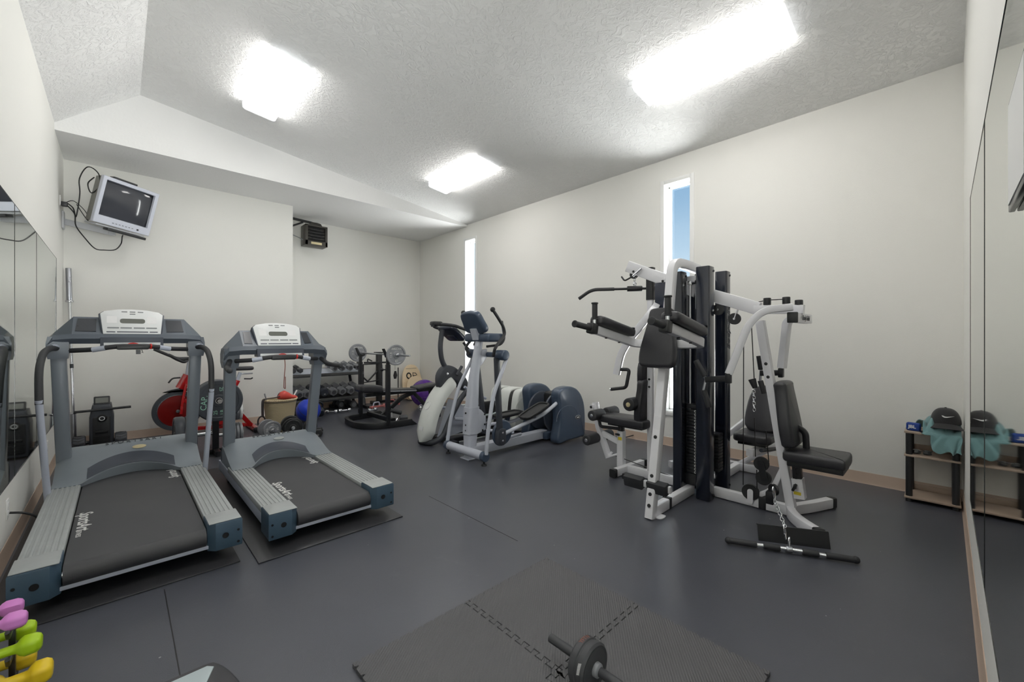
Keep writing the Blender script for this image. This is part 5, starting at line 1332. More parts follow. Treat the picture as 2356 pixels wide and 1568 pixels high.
# ---------------------------------------------------------------- spin bike
K = thing('spin_bike', 'red and black spin bike with a red flywheel disc beside the television wall', 'exercise bike', (.9, 6.9, 0))
SR = M['spin_red']
Y = 6.9
FC = V(.555, Y, .37)
MB().lathe([(.20, -.022), (.252, -.022), (.258, 0), (.252, .022), (.20, .022)], frame(FC, (0, -1, 0)), 56).build('flywheel_rim', M['charcoal'], K)
fw = MB().cyl(FC + V(0, .017, 0), FC + V(0, -.017, 0), .205, n=56).build('flywheel_disc', M['flywheel'], K)
MB().ring(.206, .005, frame(FC + V(0, -.018, 0), (0, -1, 0)), 56, 6).build('disc_rim', M['chrome'], fw)
MB().cyl(FC + V(0, -.06, 0), FC + V(0, .06, 0), .02).build('hub', M['chrome'], fw)
MB().prism(smooth_poly([(-.20, .235), (-.06, .275), (.10, .27), (.20, .24), (.12, .25), (-.06, .252)], 4), .06, frame(FC + V(.05, 0, .01), (0, -1, 0), (1, 0, 0)), .008).build('brake_fender', M['black_plastic'], K)
for s in (-1, 1): MB().rtube([V(.64, Y + s * .05, .72), V(.60, Y + s * .055, .5), V(.585, Y + s * .05, .33)], .03, .05).build('fork_blade', SR, K)
MB().rtube([V(.575, Y, .66), V(.655, Y, .83)], .09, .085, (0, 1, 0), rad=.012).build('head_tube', SR, K)
MB().rtube([V(.655, Y, .8), V(.68, Y, 1.02)], .045, .05).build('handlebar_post', M['tm_silver'], K)
MB().rtube([V(.64, Y, .72), V(.90, Y, .45), V(1.02, Y, .22)], .055, .075, (0, 1, 0)).build('main_tube', SR, K)
MB().rtube([V(.62, Y, .50), V(.98, Y, .24)], .05, .06, (0, 1, 0)).build('down_tube', SR, K)
MB().rtube([V(.98, Y, .20), V(1.22, Y, .72)], .055, .06, (0, 1, 0)).build('seat_tube', SR, K)
MB().rtube([V(1.205, Y, .70), V(1.25, Y, .83)], .04, .045).build('seat_post', M['tm_silver'], K)
MB().rtube([V(1.10, Y, .45), V(1.38, Y, .065)], .055, .06, (0, 1, 0)).build('rear_strut', SR, K)
MB().rtube([V(.60, Y, .12), V(1.38, Y, .08)], .05, .05, (0, 1, 0)).build('lower_beam', SR, K)
for x in (.60, 1.40):
    b = MB().rtube([V(x, Y - .26, .04), V(x, Y + .26, .04)], .07, .06, (0, 0, 1), rad=.015).build('base_bar', SR, K)
    for s in (-1, 1): MB().box(V(x, Y + s * .26, .035), (.085, .06, .07), None, .02).build('base_cap', M['black_plastic'], b)
MB().prism(smooth_poly([(-.14, .03), (-.10, .07), (.02, .05), (.13, .022), (.145, 0), (.13, -.022), (.02, -.05), (-.10, -.07), (-.14, -.03)], 4), .055, T(1.27, Y, .885) @ RZ(PI), .022, 3).build('saddle', M['vinyl'], K, smooth=60)
MB().lohi((1.24, Y - .02, .80), (1.40, Y + .02, .82), .004).build('saddle_slider', M['steel'], K)
for s in (-1, 1):
    MB().tube([V(.70, Y + s * .03, 1.05), V(.56, Y + s * .16, 1.045), V(.47, Y + s * .17, 1.09), V(.33, Y + s * .12, 1.17)], .017, n=10, fil=.06).build('handlebar', RG, K)
MB().tube([V(.66, Y - .05, 1.03), V(.60, Y - .2, 1.0), V(.48, Y - .2, 1.09), V(.47, Y, 1.10), V(.48, Y + .2, 1.09), V(.60, Y + .2, 1.0), V(.66, Y + .05, 1.03)], .017, n=10, fil=.06).build('handlebar', RG, K)
MB().tube([V(.58, Y - .03, .80), V(.50, Y - .05, .80), V(.46, Y - .05, .74)], .010, n=8, fil=.03).build('tension_lever', M['black_plastic'], K)
MB().tube([V(1.29, Y - .03, .74), V(1.37, Y - .06, .735), V(1.39, Y - .06, .75)], .009, n=8, fil=.02).build('seat_lever', M['black_plastic'], K)
MB().lathe([(0, -.02), (.13, -.02), (.14, 0), (.13, .02), (0, .02)], frame(V(1.0, Y - .07, .27), (0, -1, 0)), 32).build('chain_guard', SR, K)
for s, dx, dz in ((-1, -.13, .10), (1, .13, -.10)):
    MB().rtube([V(1.0, Y + s * .09, .27), V(1.0 + dx, Y + s * .10, .27 + dz)], .022, .03, (0, 1, 0)).build('crank', M['chrome'], K)
    MB().box(V(1.0 + dx, Y + s * .15, .27 + dz), (.10, .09, .03), None, .008).build('pedal', M['black_plastic'], K)

# ---------------------------------------------------------------- plate tree
PX, PY = .80, 5.74
TR_ = thing('plate_tree', 'black weight plate tree holding bumper plates behind the first treadmill', 'plate tree', (PX, PY, 0))
MB().rtube([(PX, PY, .05), (PX, PY, .66)], .06, .06).build('tree_post', BS, TR_)
for a, b in (((PX - .06, PY, .03), (PX + .26, PY, .03)), ((PX, PY - .2, .03), (PX, PY + .25, .03))): MB().rtube([a, b], .055, .055, (0, 0, 1)).build('tree_foot', BS, TR_)
PC = P(503, 921, d=4.50)
MB().cyl((PC.x, PY - .02, PC.z), (PC.x, 5.40, PC.z), .021, n=18).build('plate_peg', M['chrome'], TR_)
MB().cyl((PX, PY, .235), (.40, PY, .235), .021, n=18).build('plate_peg', M['chrome'], TR_)
MB().cyl((PX, PY, .46), (1.07, PY, .46), .020, n=18).build('plate_peg', M['chrome'], TR_)
MB().cyl((PX, PY, .20), (1.07, PY, .20), .020, n=18).build('plate_peg', M['chrome'], TR_)
MB().lohi((PX - .03, PY - .03, PC.z - .03), (PC.x + .03, PY + .03, PC.z + .03)).build('peg_block', BS, TR_)
def bumper(label, c, ax, r, th, m='bumper', words=False, group='weight plates on the tree', xd=None):
    t = thing('weight_plate', label, 'weight plate', c, group=group)
    F = frame(c, ax, xd)
    o = MB().lathe([(.026, -th / 2), (r * .96, -th / 2), (r, -th * .3), (r, th * .3), (r * .96, th / 2), (r * .82, th / 2), (r * .80, th * .42), (r * .30, th * .42), (r * .27, th / 2), (.026, th / 2)], F, 56).build('plate_disc', M[m], t, smooth=30)
    MB().ring(.03, .006, F @ T(0, 0, th / 2), 24, 6).build('plate_hub', M['chrome'], t)
    if words:
        L_ = M['mint']
        MB().text('CAP.', r * .34, F @ T(-r * .58, -r * .05, th * .44) @ RZ(PI / 2 - .08), .0008).build('lettering', L_, t)
        MB().text('25', r * .22, F @ T(.02, r * .56, th * .44) @ RZ(-PI / 2), .0008).build('lettering', L_, t)
        MB().text('25', r * .22, F @ T(-.03, -r * .56, th * .44) @ RZ(PI / 2), .0008).build('lettering', L_, t)
        MB().text('LB', r * .22, F @ T(.03, -r * .56, th * .44) @ RZ(PI / 2), .0008).build('lettering', L_, t)
    return t
xn = (1, 0, 0)
fx = V(-.0, -1, .03)
bumper('black bumper plate with mint lettering, front of the plate tree', (PC.x, PC.y, PC.z), (0, -1, 0), .224, .055, words=True, xd=xn)
for k, lb in enumerate(('black bumper plate directly behind the lettered one on the tree', 'black bumper plate innermost on the front peg of the tree')):
    bumper(lb, (PC.x, PC.y + .062 * (k + 1), PC.z), (0, -1, 0), .224, .055, xd=xn)
for k, lb in enumerate(('black bumper plate at floor level, outermost toward the mirror wall', 'black bumper plate at floor level next to the tree post')):
    bumper(lb, (.475 + k * .095, PY, .235), (-1, 0, 0), .222, .088)
for k in range(4): bumper(['grey iron plate, outermost on the middle side peg', 'grey iron plate, second on the middle side peg', 'grey iron plate, third on the middle side peg', 'grey iron plate, innermost on the middle side peg'][k], (1.035 - k * .034, PY, .46), (1, -.0, 0), .105, .03, 'iron_grey' if k else 'panel')
for k in range(4): bumper(['grey iron plate, outermost on the lowest side peg', 'grey iron plate, second on the lowest side peg', 'grey iron plate, third on the lowest side peg', 'grey iron plate, innermost on the lowest side peg'][k], (1.035 - k * .034, PY, .20), (1, 0, 0), .125, .03, 'iron_grey')

# ---------------------------------------------------------------- folded machine by the mirror, bar in the corner
Q = thing('exercise_machine', 'black compact machine with a T handlebar and treaded rollers in the mirror corner', 'exercise machine', (-.145, 6.95, 0))
MB().prism([(-.105, 0), (.105, 0), (.105, .36), (.092, .44), (.08, .505), (-.08, .505), (-.092, .44), (-.105, .36)], .26, frame((-.145, 7.02, .02), (0, -1, 0), (1, 0, 0)), .02, 3).build('machine_body', M['charcoal'], Q, smooth=50)
MB().prism(rrect(.15, .33, .02), .012, frame((-.145, 6.888, .22), (0, -1, 0), (1, 0, 0)), .004).build('front_panel', M['black_plastic'], Q)
for k in range(6): MB().lohi((-.215, 6.874, .075 + k * .015), (-.075, 6.884, .083 + k * .015), .002).build('vent_slat', M['cable'], Q)
MB().lohi((-.20, 6.872, .185), (-.09, 6.884, .22), .006).build('foot_recess', M['cable'], Q)
MB().lathe([(0, -.006), (.04, -.006), (.044, .006), (.03, .022), (0, .022)], frame((-.143, 6.882, .365), (0, -1, 0)), 28).build('dial', M['cable'], Q)
MB().ring(.022, .004, frame((-.143, 6.86, .365), (0, -1, 0)), 24, 6).build('dial_ring', M['panel'], Q)
MB().cyl((-.375, 6.89, .462), (.11, 6.885, .475), .014, n=14, bev=.003).build('handlebar', M['rubber_grip'], Q)
MB().prism(rrect(.14, .10, .01), .03, frame((-.145, 6.98, .565), (0, -1, .3), (1, 0, 0)), .005).build('display', M['black_plastic'], Q)
MB().prism(rrect(.11, .06, .006), .004, frame((-.145, 6.963, .57), (0, -1, .3), (1, 0, 0))).build('display_glass', M['screen'], Q)
for x in (-.335, .02):
    w_ = MB().cyl((x - .055, 6.95, .085), (x + .055, 6.95, .085), .084, n=36, bev=.012).build('tread_roller', M['charcoal'], Q)
    for k in range(14):
        a = 2 * PI * k / 14
        MB().tube([V(x - .045, 6.95 + .085 * math.cos(a - .2), .085 + .085 * math.sin(a - .2)), V(x, 6.95 + .086 * math.cos(a), .085 + .086 * math.sin(a)), V(x + .045, 6.95 + .085 * math.cos(a - .2), .085 + .085 * math.sin(a - .2))], .004, n=5).build('tread', M['cable'], w_)
MB().cyl((-.335, 6.95, .085), (.02, 6.95, .085), .02).build('axle', M['black_steel'], Q)
B0, B1 = V(-.385, 7.22, .004), V(-.438, 7.28, 2.155)
t = thing('olympic_bar', 'chrome bar standing upright in the corner between mirror wall and television wall', 'barbell', B0)
d = (B1 - B0).normalized()
MB().cyl(B0 + d * .40, B1 - d * .40, .0145, n=18).build('bar_shaft', M['chrome'], t)
for a, b in ((B0, B0 + d * .40), (B1 - d * .40, B1)): MB().cyl(a, b, .025, n=24, bev=.003).build('bar_sleeve', M['steel'], t)
for a in (B0 + d * .40, B1 - d * .41): MB().cyl(a, a + d * .022, .037, n=24, bev=.004).build('bar_collar', M['chrome'], t)
MB().cyl(B0 + d * .95, B0 + d * 1.0, .016, n=16).build('centre_ring', M['letter_dark'], t)
# ---------------------------------------------------------------- television on its wall mount
TL, TRi, BL = P(240, 402, d=4.72), P(367, 447, d=5.18), P(226, 511, d=4.76)
TV = thing('crt_television', 'silver tube television tilted on a wall arm above the first treadmill', 'television', TL)
ux = (TRi - TL).normalized(); W = (TRi - TL).length
uy = (TL - BL); H = uy.length; uy = (uy - ux * uy.dot(ux)).normalized()
nz = ux.cross(uy).normalized()
ctr = TL + ux * W / 2 - uy * H / 2
F = Matrix((ux, uy, nz)).transposed().to_4x4(); F.translation = ctr
iw, ih = W * .87, H * .765; oy = H * .05
mb = MB()
def ringbox(mb, w0, h0, w1, h1, oy, z0, z1):
    a = [(-w0 / 2, -h0 / 2), (w0 / 2, -h0 / 2), (w0 / 2, h0 / 2), (-w0 / 2, h0 / 2)]
    b = [(-w1 / 2, -h1 / 2 + oy), (w1 / 2, -h1 / 2 + oy), (w1 / 2, h1 / 2 + oy), (-w1 / 2, h1 / 2 + oy)]
    mb.loft([[F @ V(x, y, z0) for x, y in a], [F @ V(x, y, z1) for x, y in a], [F @ V(x, y, z1 + .004) for x, y in [(p[0] * .98, p[1] * .98) for p in a]], [F @ V(x, y, z1) for x, y in b], [F @ V(x, y, z1 - .03) for x, y in [(p[0] * .97, p[1] - (p[1] - oy) * .03) for p in b]]], cap=False)
ringbox(mb, W, H, iw, ih, oy, -.08, 0)
bz = mb.build('bezel', M['tv_silver'], TV, smooth=25)
def glassf(u, v):
    x, y = (u - .5) * iw, (v - .5) * ih + oy
    return F @ V(x, y, -.018 - .020 * ((2 * u - 1) ** 2 + (2 * v - 1) ** 2))
MB().grid(glassf, 16, 12).build('picture_tube', M['tv_screen'], TV)
MB().loft([[F @ V(sx * W / 2 * k, sy * H / 2 * k2 + dy, z) for sx, sy in ((-1, -1), (1, -1), (1, 1), (-1, 1))] for z, k, k2, dy in ((-.075, .985, .985, 0), (-.26, .97, .96, 0), (-.30, .90, .88, .0), (-.46, .62, .60, -.02))]).build('case', M['tv_grey'], TV, smooth=25)
for k in range(7): MB().box(F @ V(-.09 + k * .03, -H * .43, .004), (.014, .006, .006), F.to_3x3().to_4x4()).build('button', M['letter_dark'], bz)
MB().cyl(F @ V(.14, -H * .43, 0), F @ V(.14, -H * .43, .008), .010, n=14).build('power_knob', M['cable'], bz)
t = thing('set_top_box', 'flat black box lying on top of the tube television', 'media box', F @ V(-.02, H / 2, -.15))
MB().box(F @ V(-.04, H / 2 + .018, -.16), (.22, .03, .14), F.to_3x3().to_4x4(), .006).build('box_case', M['black_plastic'], t)
# mount: tray, arm, wall plate
t = thing('tv_mount', 'grey wall arm and tray carrying the tube television', 'tv bracket', (XL, 7.15, 2.68))
MB().box(F @ V(0, -H / 2 - .018, -.20), (W * .86, .016, .36), F.to_3x3().to_4x4(), .004).build('tray', M['tv_foot'], t)
MB().box(F @ V(.06, -H / 2 - .045, -.07), (W * .7, .03, .14), F.to_3x3().to_4x4(), .006).build('tray_drawer', M['black_plastic'], t)
e = F @ V(-.02, -H / 2 - .035, -.22)
MB().rtube([(XL + .02, 7.16, 2.685), (e.x, e.y, 2.60)], .04, .07, (0, 0, 1)).build('arm', M['tv_foot'], t)
MB().cyl((e.x, e.y, 2.57), e, .035, n=20).build('swivel', M['tv_foot'], t)
MB().lohi((XL, 7.09, 2.60), (XL + .02, 7.23, 2.80), .004).build('wall_plate', M['tv_foot'], t)
c0 = F @ V(-W / 2 + .02, H / 2 - .03, -.36)
def cord(name, label, pts, r=.006):
    return tag(MB().tube(smooth_path(pts, 6), r, n=8).build(name, M['cord']), label, 'cable', 'television cables')
ow = V(XL + .05, 6.92, 2.86)
cord('television_cable', 'black cable looping up from the outlet and over the television', [ow, ow + V(.05, .05, -.04), ow + V(.07, .12, -.12), V(-.33, 7.0, 3.0), V(-.33, 6.95, 3.17), c0 + V(-.05, -.1, .08), c0 + V(.04, -.2, .0), c0 + V(.05, -.22, -.15), c0 + V(-.02, -.12, -.22), c0 + V(-.05, -.05, -.1), c0 + V(0, 0, 0)])
cord('antenna_cable', 'black cable hanging below the television in a deep loop', [ow + V(.0, .03, -.02), ow + V(.06, .08, -.1), V(-.36, 6.98, 2.62), V(-.28, 6.9, 2.47), V(-.2, 6.85, 2.36), V(-.12, 6.83, 2.35), V(-.03, 6.84, 2.37), V(.02, 6.86, 2.45), V(.03, 6.80, 2.52), F @ V(.04, -H / 2 - .07, -.06)])
cord('thin_cable', 'thin black cable looping in front of the wall outlet', [ow + V(0, -.01, 0), ow + V(.06, .0, .03), ow + V(.15, .05, -.06), ow + V(.17, .06, -.16), ow + V(.12, .02, -.08), ow + V(.08, 0, 0)], .004)
def outlet(label, y, z, x=XL, n=2, sz=(.07, .115)):
    t = thing('wall_outlet', label, 'outlet', (x, y, z), group='wall outlets')
    MB().lohi((x, y - sz[0] / 2, z - sz[1] / 2), (x + .006, y + sz[0] / 2, z + sz[1] / 2), .002).build('cover_plate', M['outlet'], t)
    for k in (-1, 1): MB().prism(rrect(.034, .028, .01, 3), .004, frame((x + .006, y, z + k * .025), (1, 0, 0), (0, 1, 0))).build('socket', M['white_cap'], t)
    return t
outlet('white wall outlet high beside the television arm', 6.92, 2.87)
outlet('white wall outlet low under the mirror by the front treadmill corner', 3.85, .29)
outlet('white wall outlet low under the mirror behind the first treadmill post', 5.75, .30)
t = thing('power_adapter', 'black plug adapter in the outlet beside the television', 'power adapter', ow)
MB().lohi((XL + .007, 6.90, 2.815), (XL + .06, 6.96, 2.865), .008).build('adapter_body', M['black_plastic'], t)
tag(MB().tube(smooth_path([(XL + .012, 3.85, .265), (XL + .07, 3.84, .25), (-.36, 3.86, .20), (-.33, 3.9, .10)], 5), .007, n=8).build('power_cable', M['cord']), 'black treadmill cord plugged into the low outlet', 'cable')

# unit heater on its bracket in the recess
t = thing('unit_heater', 'dark louvred unit heater hung on a steel bracket in the recess', 'heater', (2.54, 7.75, 2.95))
x0, x1, y0_, z0_, z1_ = 2.345, 2.72, 7.66, 2.95, 3.31
HT = M['heater']
MB().lohi((x0, y0_ + .02, z0_), (x1, y0_ + .24, z1_), .008).build('heater_case', HT, t)
fr = MB()
for a, b in (((x0, z0_), (x1, z0_ + .085)), ((x0, z1_ - .025), (x1, z1_)), ((x0, z0_), (x0 + .045, z1_)), ((x1 - .04, z0_), (x1, z1_))): fr.lohi((a[0], y0_ - .005, a[1]), (b[0], y0_ + .03, b[1]), .004)
fr.build('front_frame', HT, t)
MB().cyl((2.53, y0_ + .012, 3.165), (2.53, y0_ + .02, 3.165), .11, n=32).build('fan_disc', M['cable'], t)
for k in range(5): MB().box((2.532, y0_ + .0, 3.055 + k * .052), (.285, .045, .005), RX(.6)).build('louvre', M['iron_black'], t)
MB().lohi((2.44, y0_ - .009, 2.972), (2.62, y0_ - .004, 3.012), .002).build('rating_label', M['brass_label'], t)
MB().prism([(-.13, 0), (.13, 0), (.09, .065), (.03, .075), (-.06, .075)], .04, frame((2.55, 7.78, 3.31), (0, -1, 0), (1, 0, 0)), .004).build('hanger', HT, t)
MB().rtube([(TX, 7.80, 3.40), (2.50, 7.80, 3.375)], .035, .04, (0, 0, 1)).build('bracket_arm', M['black_steel'], t)
MB().rtube([(TX, 7.80, 3.20), (2.35, 7.80, 3.36)], .022, .03, (0, 0, 1)).build('bracket_brace', M['black_steel'], t)
MB().tube(smooth_path([(TX, 7.80, 3.14), (2.2, 7.78, 3.1), (2.345, 7.78, 3.05)], 5), .007, n=8).build('supply_conduit', M['steel'], t)

# ---------------------------------------------------------------- corner shelf and what lies on it
sx0, sx1, sy0, sy1 = 4.575, 4.855, -.088, .225
SH = thing('corner_shelf', 'small grey wood shelf with black tube posts in the mirror corner', 'shelf', (4.72, .07, 0))
for z in (.028, .362, .548):
    bd = MB().lohi((sx0, sy0, z), (sx1, sy1, z + .016), .004).build('shelf_board', M['grey_wood'], SH)
    if z < .5: MB().lohi((sx1 - .012, sy0 + .03, z + .016), (sx1, sy1 - .03, z + .06), .003).build('back_lip', M['grey_wood'], bd)
for x in (sx0 + .03, sx1 - .03):
    for y in (sy0 + .028, sy1 - .028): MB().cyl((x, y, .0), (x, y, .548), .021, n=20).build('tube_post', M['black_plastic'], SH)
ZT = .564
c = P(2105, 992, z=ZT)
t = thing('portable_speaker', 'small blue portable speaker at the outer end of the shelf top', 'speaker', (4.63, .175, ZT))
MB().box((4.63, .172, ZT + .033), (.042, .085, .065), RZ(-.2), .013, 4).build('speaker_body', M['jbl'], t, smooth=60)
MB().text('JBL', .034, T(4.63, .172, ZT + .034) @ RZ(-.2) @ frame((-.0218, .004, 0), (-1, 0, 0), (0, -1, 0)), .001, bold=.001).build('lettering', M['letter_white'], t)
t = thing('phone', 'black phone lying flat on the shelf edge beside the teal shirt', 'phone', (4.61, .10, ZT))
MB().box((4.605, .085, ZT + .005), (.06, .10, .009), RZ(.25), .003).build('phone_body', M['phone'], t)
# crumpled shirt: heap on the board, sleeve hanging over the front
def shirt(u, v):
    y = .118 - u * .206
    f1 = math.sin(u * 19 + v * 7) * .5 + math.sin(u * 11 - v * 13 + 1.2) * .6 + math.sin(u * 31 + v * 17) * .3
    f2 = abs(math.sin(u * 13 + 5 * v + .6 * math.sin(9 * v)))
    if v < .58:
        k = v / .58
        y += .06 * max(0, 1 - 1.8 * k) * (1 - u)
        x = 4.84 - k * .275
        hump = (math.sin(PI * min(1, k * 1.02)) ** .6) * (.050 + .045 * math.sin(PI * min(1, u * 1.3 + .1)))
        z = ZT + .008 + hump * (.72 + .5 * f2) + f1 * .013 * math.sin(PI * k)
    else:
        k = (v - .58) / .42
        s = max(0, min(1, (u - .22) * 6)); s = s * s * (3 - 2 * s)
        hang = .018 + (.118 - .012 * math.sin(u * 21 + 1)) * s
        x = 4.562 - .018 * math.sin(k * PI / 2) - (.022 * f2 + .008 * f1) * k * s
        z = ZT + .010 - hang * k ** 1.5 + .005 * f1 * (1 - k)
        y += .016 * math.sin(u * 11 + k * 4) * k - .03 * (u - .6) * k * s
    return V(x, max(y, -.095), z)
o = MB().grid(shirt, 56, 44, th=.004).build('shirt', M['teal'], smooth=80)
tag(o, 'crumpled teal shirt heaped on the shelf top under the black cap', 'shirt')
t = thing('baseball_cap', 'black cap with a white curved tick mark resting on the teal shirt', 'cap', (4.70, .015, .68))
CC = V(4.71, -.006, .642)
def crown(u, v):
    a = 2 * PI * u; ph = v * PI / 2
    r = .098 * math.cos(ph) ** .7 if v < 1 else 0
    return CC + V(r * math.cos(a) * 1.12 + .0, r * math.sin(a) * .88, .118 * math.sin(ph))
cr_ = MB().grid(crown, 40, 12).build('crown', M['cap'], t, smooth=70)
MB().ball(CC + V(0, 0, .119), (.008, .008, .005), u=12, v=8).build('top_button', M['cap'], t)
def brim(u, v):
    a = (u - .5) * 2.3; r = .100 + v * .062 * math.cos((u - .5) * 2.2)
    return CC + V(-r * math.cos(a) * 1.08, r * math.sin(a) * .86, .006 - v * .03 - .02 * (2 * u - 1) ** 2)
MB().grid(brim, 24, 8, th=.003).build('brim', M['cap'], t, smooth=70)
sw = [(-.040, .010), (-.034, .0), (-.022, -.006), (-.006, -.005), (.040, .010), (-.006, .002), (-.020, .003), (-.028, .008)]
MB().prism([(p[0] * .85, p[1]) for p in sw], .003, frame(CC + V(-.104, -.012, .060), (-.93, 0, .36), (0, -1, 0))).build('tick_mark', M['letter_white'], t)
G1 = V(4.64, .125, .379)
t = thing('sunglasses', 'black sunglasses folded on the middle shelf board', 'sunglasses', G1)
for s in (-1, 1):
    MB().prism(smooth_poly([(-.022, .014), (.02, .016), (.024, -.002), (.012, -.018), (-.012, -.018), (-.024, -.002)], 3), .004, frame(G1 + V(-.005, s * .031, .02), (-1, 0, .15), (0, 1, 0)), .001).build('lens', M['phone'], t)
    MB().tube([G1 + V(0, s * .056, .03), G1 + V(.05, s * .058, .026), G1 + V(.1, s * .05, .008)], .003, n=6).build('temple', M['black_plastic'], t)
MB().tube([G1 + V(-.005, -.056, .033), G1 + V(-.006, 0, .030), G1 + V(-.005, .056, .033)], .003, n=6).build('bridge', M['black_plastic'], t)

# ---------------------------------------------------------------- ab roller on the foam tiles
RC = V(1.262, .915, .013 + .083)
t = thing('ab_roller', 'dark grey ab wheel with two grip handles on the foam tiles', 'ab roller', (1.262, .915, .013))
rm = []
prof = [(.02, -.036), (.055, -.036), (.066, -.032), (.076, -.034), (.083, -.026), (.083, -.006), (.079, -.003), (.079, .003), (.083, .006), (.083, .026), (.076, .034), (.066, .032), (.055, .036), (.02, .036)]
Fw = frame(RC, (.0, -1, 0), (1, 0, 0))
MB().lathe(prof, Fw, 64).build('wheel_tyre', M['roller'], t, smooth=30)
hubs = MB().lathe([(0, .024), (.066, .024), (.066, .030), (0, .030)], Fw, 48).build('wheel_disc', M['black_plastic'], t)
for k in range(6):
    a = k * PI / 3
    MB().tube([Fw @ V(.02 * math.cos(a), .02 * math.sin(a), .0315), Fw @ V(.038 * math.cos(a), .038 * math.sin(a), .0315), Fw @ V(.058 * math.cos(a + .3), .058 * math.sin(a + .3), .0315)], .0017, n=5).tube([Fw @ V(.038 * math.cos(a), .038 * math.sin(a), .0315), Fw @ V(.058 * math.cos(a - .3), .058 * math.sin(a - .3), .0315)], .0017, n=5).build('spoke_print', M['copper'], hubs)
for s in (-1, 1):
    MB().lathe([(0, .03), (.026, .03), (.024, .05), (.016, .056), (0, .056)], frame(RC, (0, s, 0)), 24).build('hub_cap', M['iron_grey'], t)
    MB().cyl(RC + V(0, s * .05, 0), RC + V(0, s * .185, 0), .0165, n=24, bev=.004).build('grip_handle', M['roller'], t)
for k, chx in enumerate('VITFY'):
    a = PI * .40 + k * .13
    q = Fw @ V(.0834 * math.cos(a), .0834 * math.sin(a), -.016)
    MB().text(chx, .022, frame(q, (Fw.to_3x3() @ V(math.cos(a), math.sin(a), 0)), Fw.to_3x3() @ V(-math.sin(a), math.cos(a), 0) * -1), .0004).build('lettering', M['copper'], t)
for k in range(9):
    a = PI * .82 + k * .05
    q = Fw @ V(.0832 * math.cos(a), .0832 * math.sin(a), .016)
    MB().box(q, (.0022, .012, .0012), frame((0, 0, 0), Fw.to_3x3() @ V(math.cos(a), math.sin(a), 0), Fw.to_3x3() @ V(-math.sin(a), math.cos(a), 0)) @ RZ(.4)).build('tyre_dash', M['letter_white'], t)

# ---------------------------------------------------------------- step platform at the picture's lower edge
t = thing('step_platform', 'dark grey step platform with a pale top pad, by the doorway', 'step platform', (-.02, 1.6, 0))
ol = smooth_poly([(-.30, .19), (0, .205), (.24, .205), (.285, .18), (.315, .08), (.325, -.02), (.31, -.14), (.27, -.2), (0, -.21), (-.3, -.2), (-.34, -.1), (-.34, .1)], 4)
MB().loft([[V(-.02 + p[0] * k, 1.61 + p[1] * k, z) for p in ol] for z, k in ((.0, 1.02), (.03, 1.03), (.11, 1.0), (.14, .985), (.15, .955))]).build('platform_body', M['step_body'], t, smooth=50)
MB().prism([(.11, .178), (.245, .178), (.262, .160), (.20, .02), (.10, -.14), (-.28, -.15), (-.29, .15), (-.27, .168)], .006, T(-.02, 1.61, .151), .002).build('top_pad', M['step_top'], t)

# ---------------------------------------------------------------- vinyl dumbbells on their small stand
ST = thing('dumbbell_stand', 'small black stand holding the coloured vinyl dumbbells', 'stand', (-.31, 2.21, 0))
for x in (-.36, -.265):
    MB().lohi((x - .008, 2.14, 0), (x + .008, 2.29, .012), .003).build('stand_foot', BS, ST)
    MB().lohi((x - .008, 2.205, .0), (x + .008, 2.225, .345), .003).build('stand_post', BS, ST)
    for z in (.325, .235, .125):
        MB().rtube([(x, 2.125, z + .012), (x, 2.14, z - .012), (x, 2.185, z - .012), (x, 2.215, z), (x, 2.245, z - .012), (x, 2.29, z - .012), (x, 2.305, z + .012)], .014, .012, (1, 0, 0)).build('cradle', BS, ST)
def vinyl(label, y, z, r, m, xr):
    t = thing('vinyl_dumbbell', label, 'dumbbell', (xr - .08, y, z), group='coloured vinyl dumbbells')
    def ringp(x, rr, hexk):
        out = []
        for i in range(24):
            a = 2 * PI * i / 24
            hx = math.cos(PI / 6) / math.cos(((a + PI / 6) % (PI / 3)) - PI / 6)
            q = rr * (1 + (hx - 1) * hexk * 1.0)
            out.append(V(x, y + q * math.cos(a), z + q * math.sin(a)))
        return out
    L = .165; x0 = xr - L
    S = [(0, r * .5, .5), (.004, r * .78, .8), (.014, r * .97, 1), (.040, r, 1), (.050, r * .8, .8), (.058, r * .48, .3), (.066, r * .42, 0)]
    secs = [ringp(x0 + a, rr, h) for a, rr, h in S] + [ringp(xr - a, rr, h) for a, rr, h in S[::-1]]
    MB().loft(secs).build('dumbbell_body', M[m], t, smooth=50)
zz = lambda z: z
vinyl('pink vinyl dumbbell on the top tier, the one toward the treadmill', 2.275, .352, .029, 'pink', -.245)
vinyl('pink vinyl dumbbell on the top tier, in front of its twin', 2.165, .352, .031, 'pink', -.225)
vinyl('lime green vinyl dumbbell on the middle tier, half hidden behind the pink one', 2.268, .262, .033, 'lime', -.215)
vinyl('lime green vinyl dumbbell on the middle tier, in full view', 2.15, .262, .036, 'lime', -.19)
vinyl('yellow vinyl dumbbell on the lowest tier, mostly hidden behind the stand', 2.275, .158, .038, 'yellow', -.215)
vinyl('yellow vinyl dumbbell on the lowest tier, large and in front', 2.145, .158, .043, 'yellow', -.165)
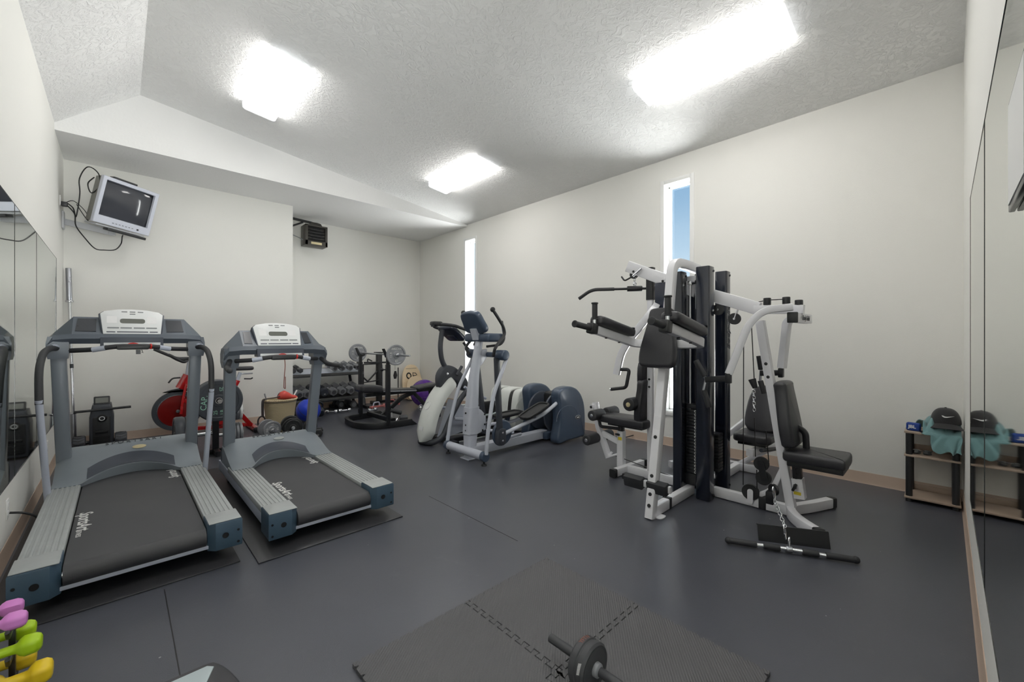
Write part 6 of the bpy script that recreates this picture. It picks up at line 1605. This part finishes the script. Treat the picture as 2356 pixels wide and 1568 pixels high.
# ---------------------------------------------------------------- daylight, camera, colour management
w = bpy.data.worlds.new('daylight'); SC.world = w; w.use_nodes = True
N, L = w.node_tree.nodes, w.node_tree.links
tc = N.new('ShaderNodeTexCoord'); sp = N.new('ShaderNodeSeparateXYZ'); L.new(tc.outputs['Generated'], sp.inputs[0])
cr = N.new('ShaderNodeValToRGB'); e = cr.color_ramp.elements
e[0].position = 0; e[0].color = (.62, .68, .73, 1)
e[1].position = .42; e[1].color = (.10, .26, .46, 1)
k = e.new(.16); k.color = (.44, .56, .67, 1)
L.new(sp.outputs['Z'], cr.inputs['Fac']); L.new(cr.outputs['Color'], N['Background'].inputs['Color'])
lt = N.new('ShaderNodeMath'); lt.operation = 'LESS_THAN'; lt.inputs[1].default_value = -.01; L.new(sp.outputs['Z'], lt.inputs[0])
gs = N.new('ShaderNodeMix'); gs.data_type = 'RGBA'; L.new(lt.outputs[0], gs.inputs['Factor'])
gs.inputs['B'].default_value = (20, 19.3, 18.7, 1)              # sunlit pale ground below the horizon
L.new(cr.outputs['Color'], gs.inputs['A']); L.new(gs.outputs['Result'], N['Background'].inputs['Color'])
N['Background'].inputs['Strength'].default_value = 1.0
def portal(name, loc, rot, sx, sy):
    a = bpy.data.lights.new(name, 'AREA'); a.shape = 'RECTANGLE'; a.size = sx; a.size_y = sy; a.cycles.is_portal = True
    o = bpy.data.objects.new(name, a); COL.objects.link(o); o.location = loc; o.rotation_euler = rot
for y0, y1, z0, z1 in WIN: portal('window_portal', (XR + .19, (y0 + y1) / 2, (z0 + z1) / 2), (0, PI / 2, 0), z1 - z0, y1 - y0)
portal('added_door_portal', ((DX0 + DX1) / 2, YBACK - .19, DZ / 2), (PI / 2, 0, 0), DX1 - DX0, DZ)  # daylight sampling for the added entrance
sd = bpy.data.lights.new('sun', 'SUN'); sun = bpy.data.objects.new('sun', sd); COL.objects.link(sun)
sd.energy = 10; sd.angle = .01; sd.color = (1, .97, .92)
sun.rotation_euler = Vector((.2, -.72, .66)).to_track_quat('Z', 'Y').to_euler()
cd = bpy.data.cameras.new('camera'); cam = bpy.data.objects.new('camera', cd); COL.objects.link(cam)
cam.location = (0, 0, CAM_H); cam.rotation_euler = (PI / 2, 0, -TH)
cd.sensor_width = 36; cd.lens = FPX / 2356 * 36; cd.shift_y = -4 / 2356; cd.clip_start = .01
SC.camera = cam
vs = SC.view_settings
vs.view_transform = 'Standard'; vs.look = 'None'; vs.gamma = 1; vs.use_curve_mapping = False; vs.exposure = .52
try:
    SC.cycles.max_bounces = 10; SC.cycles.diffuse_bounces = 5; SC.cycles.transparent_max_bounces = 12
    SC.cycles.caustics_reflective = False; SC.cycles.caustics_refractive = False
    SC.cycles.sample_clamp_indirect = 6
except Exception: pass
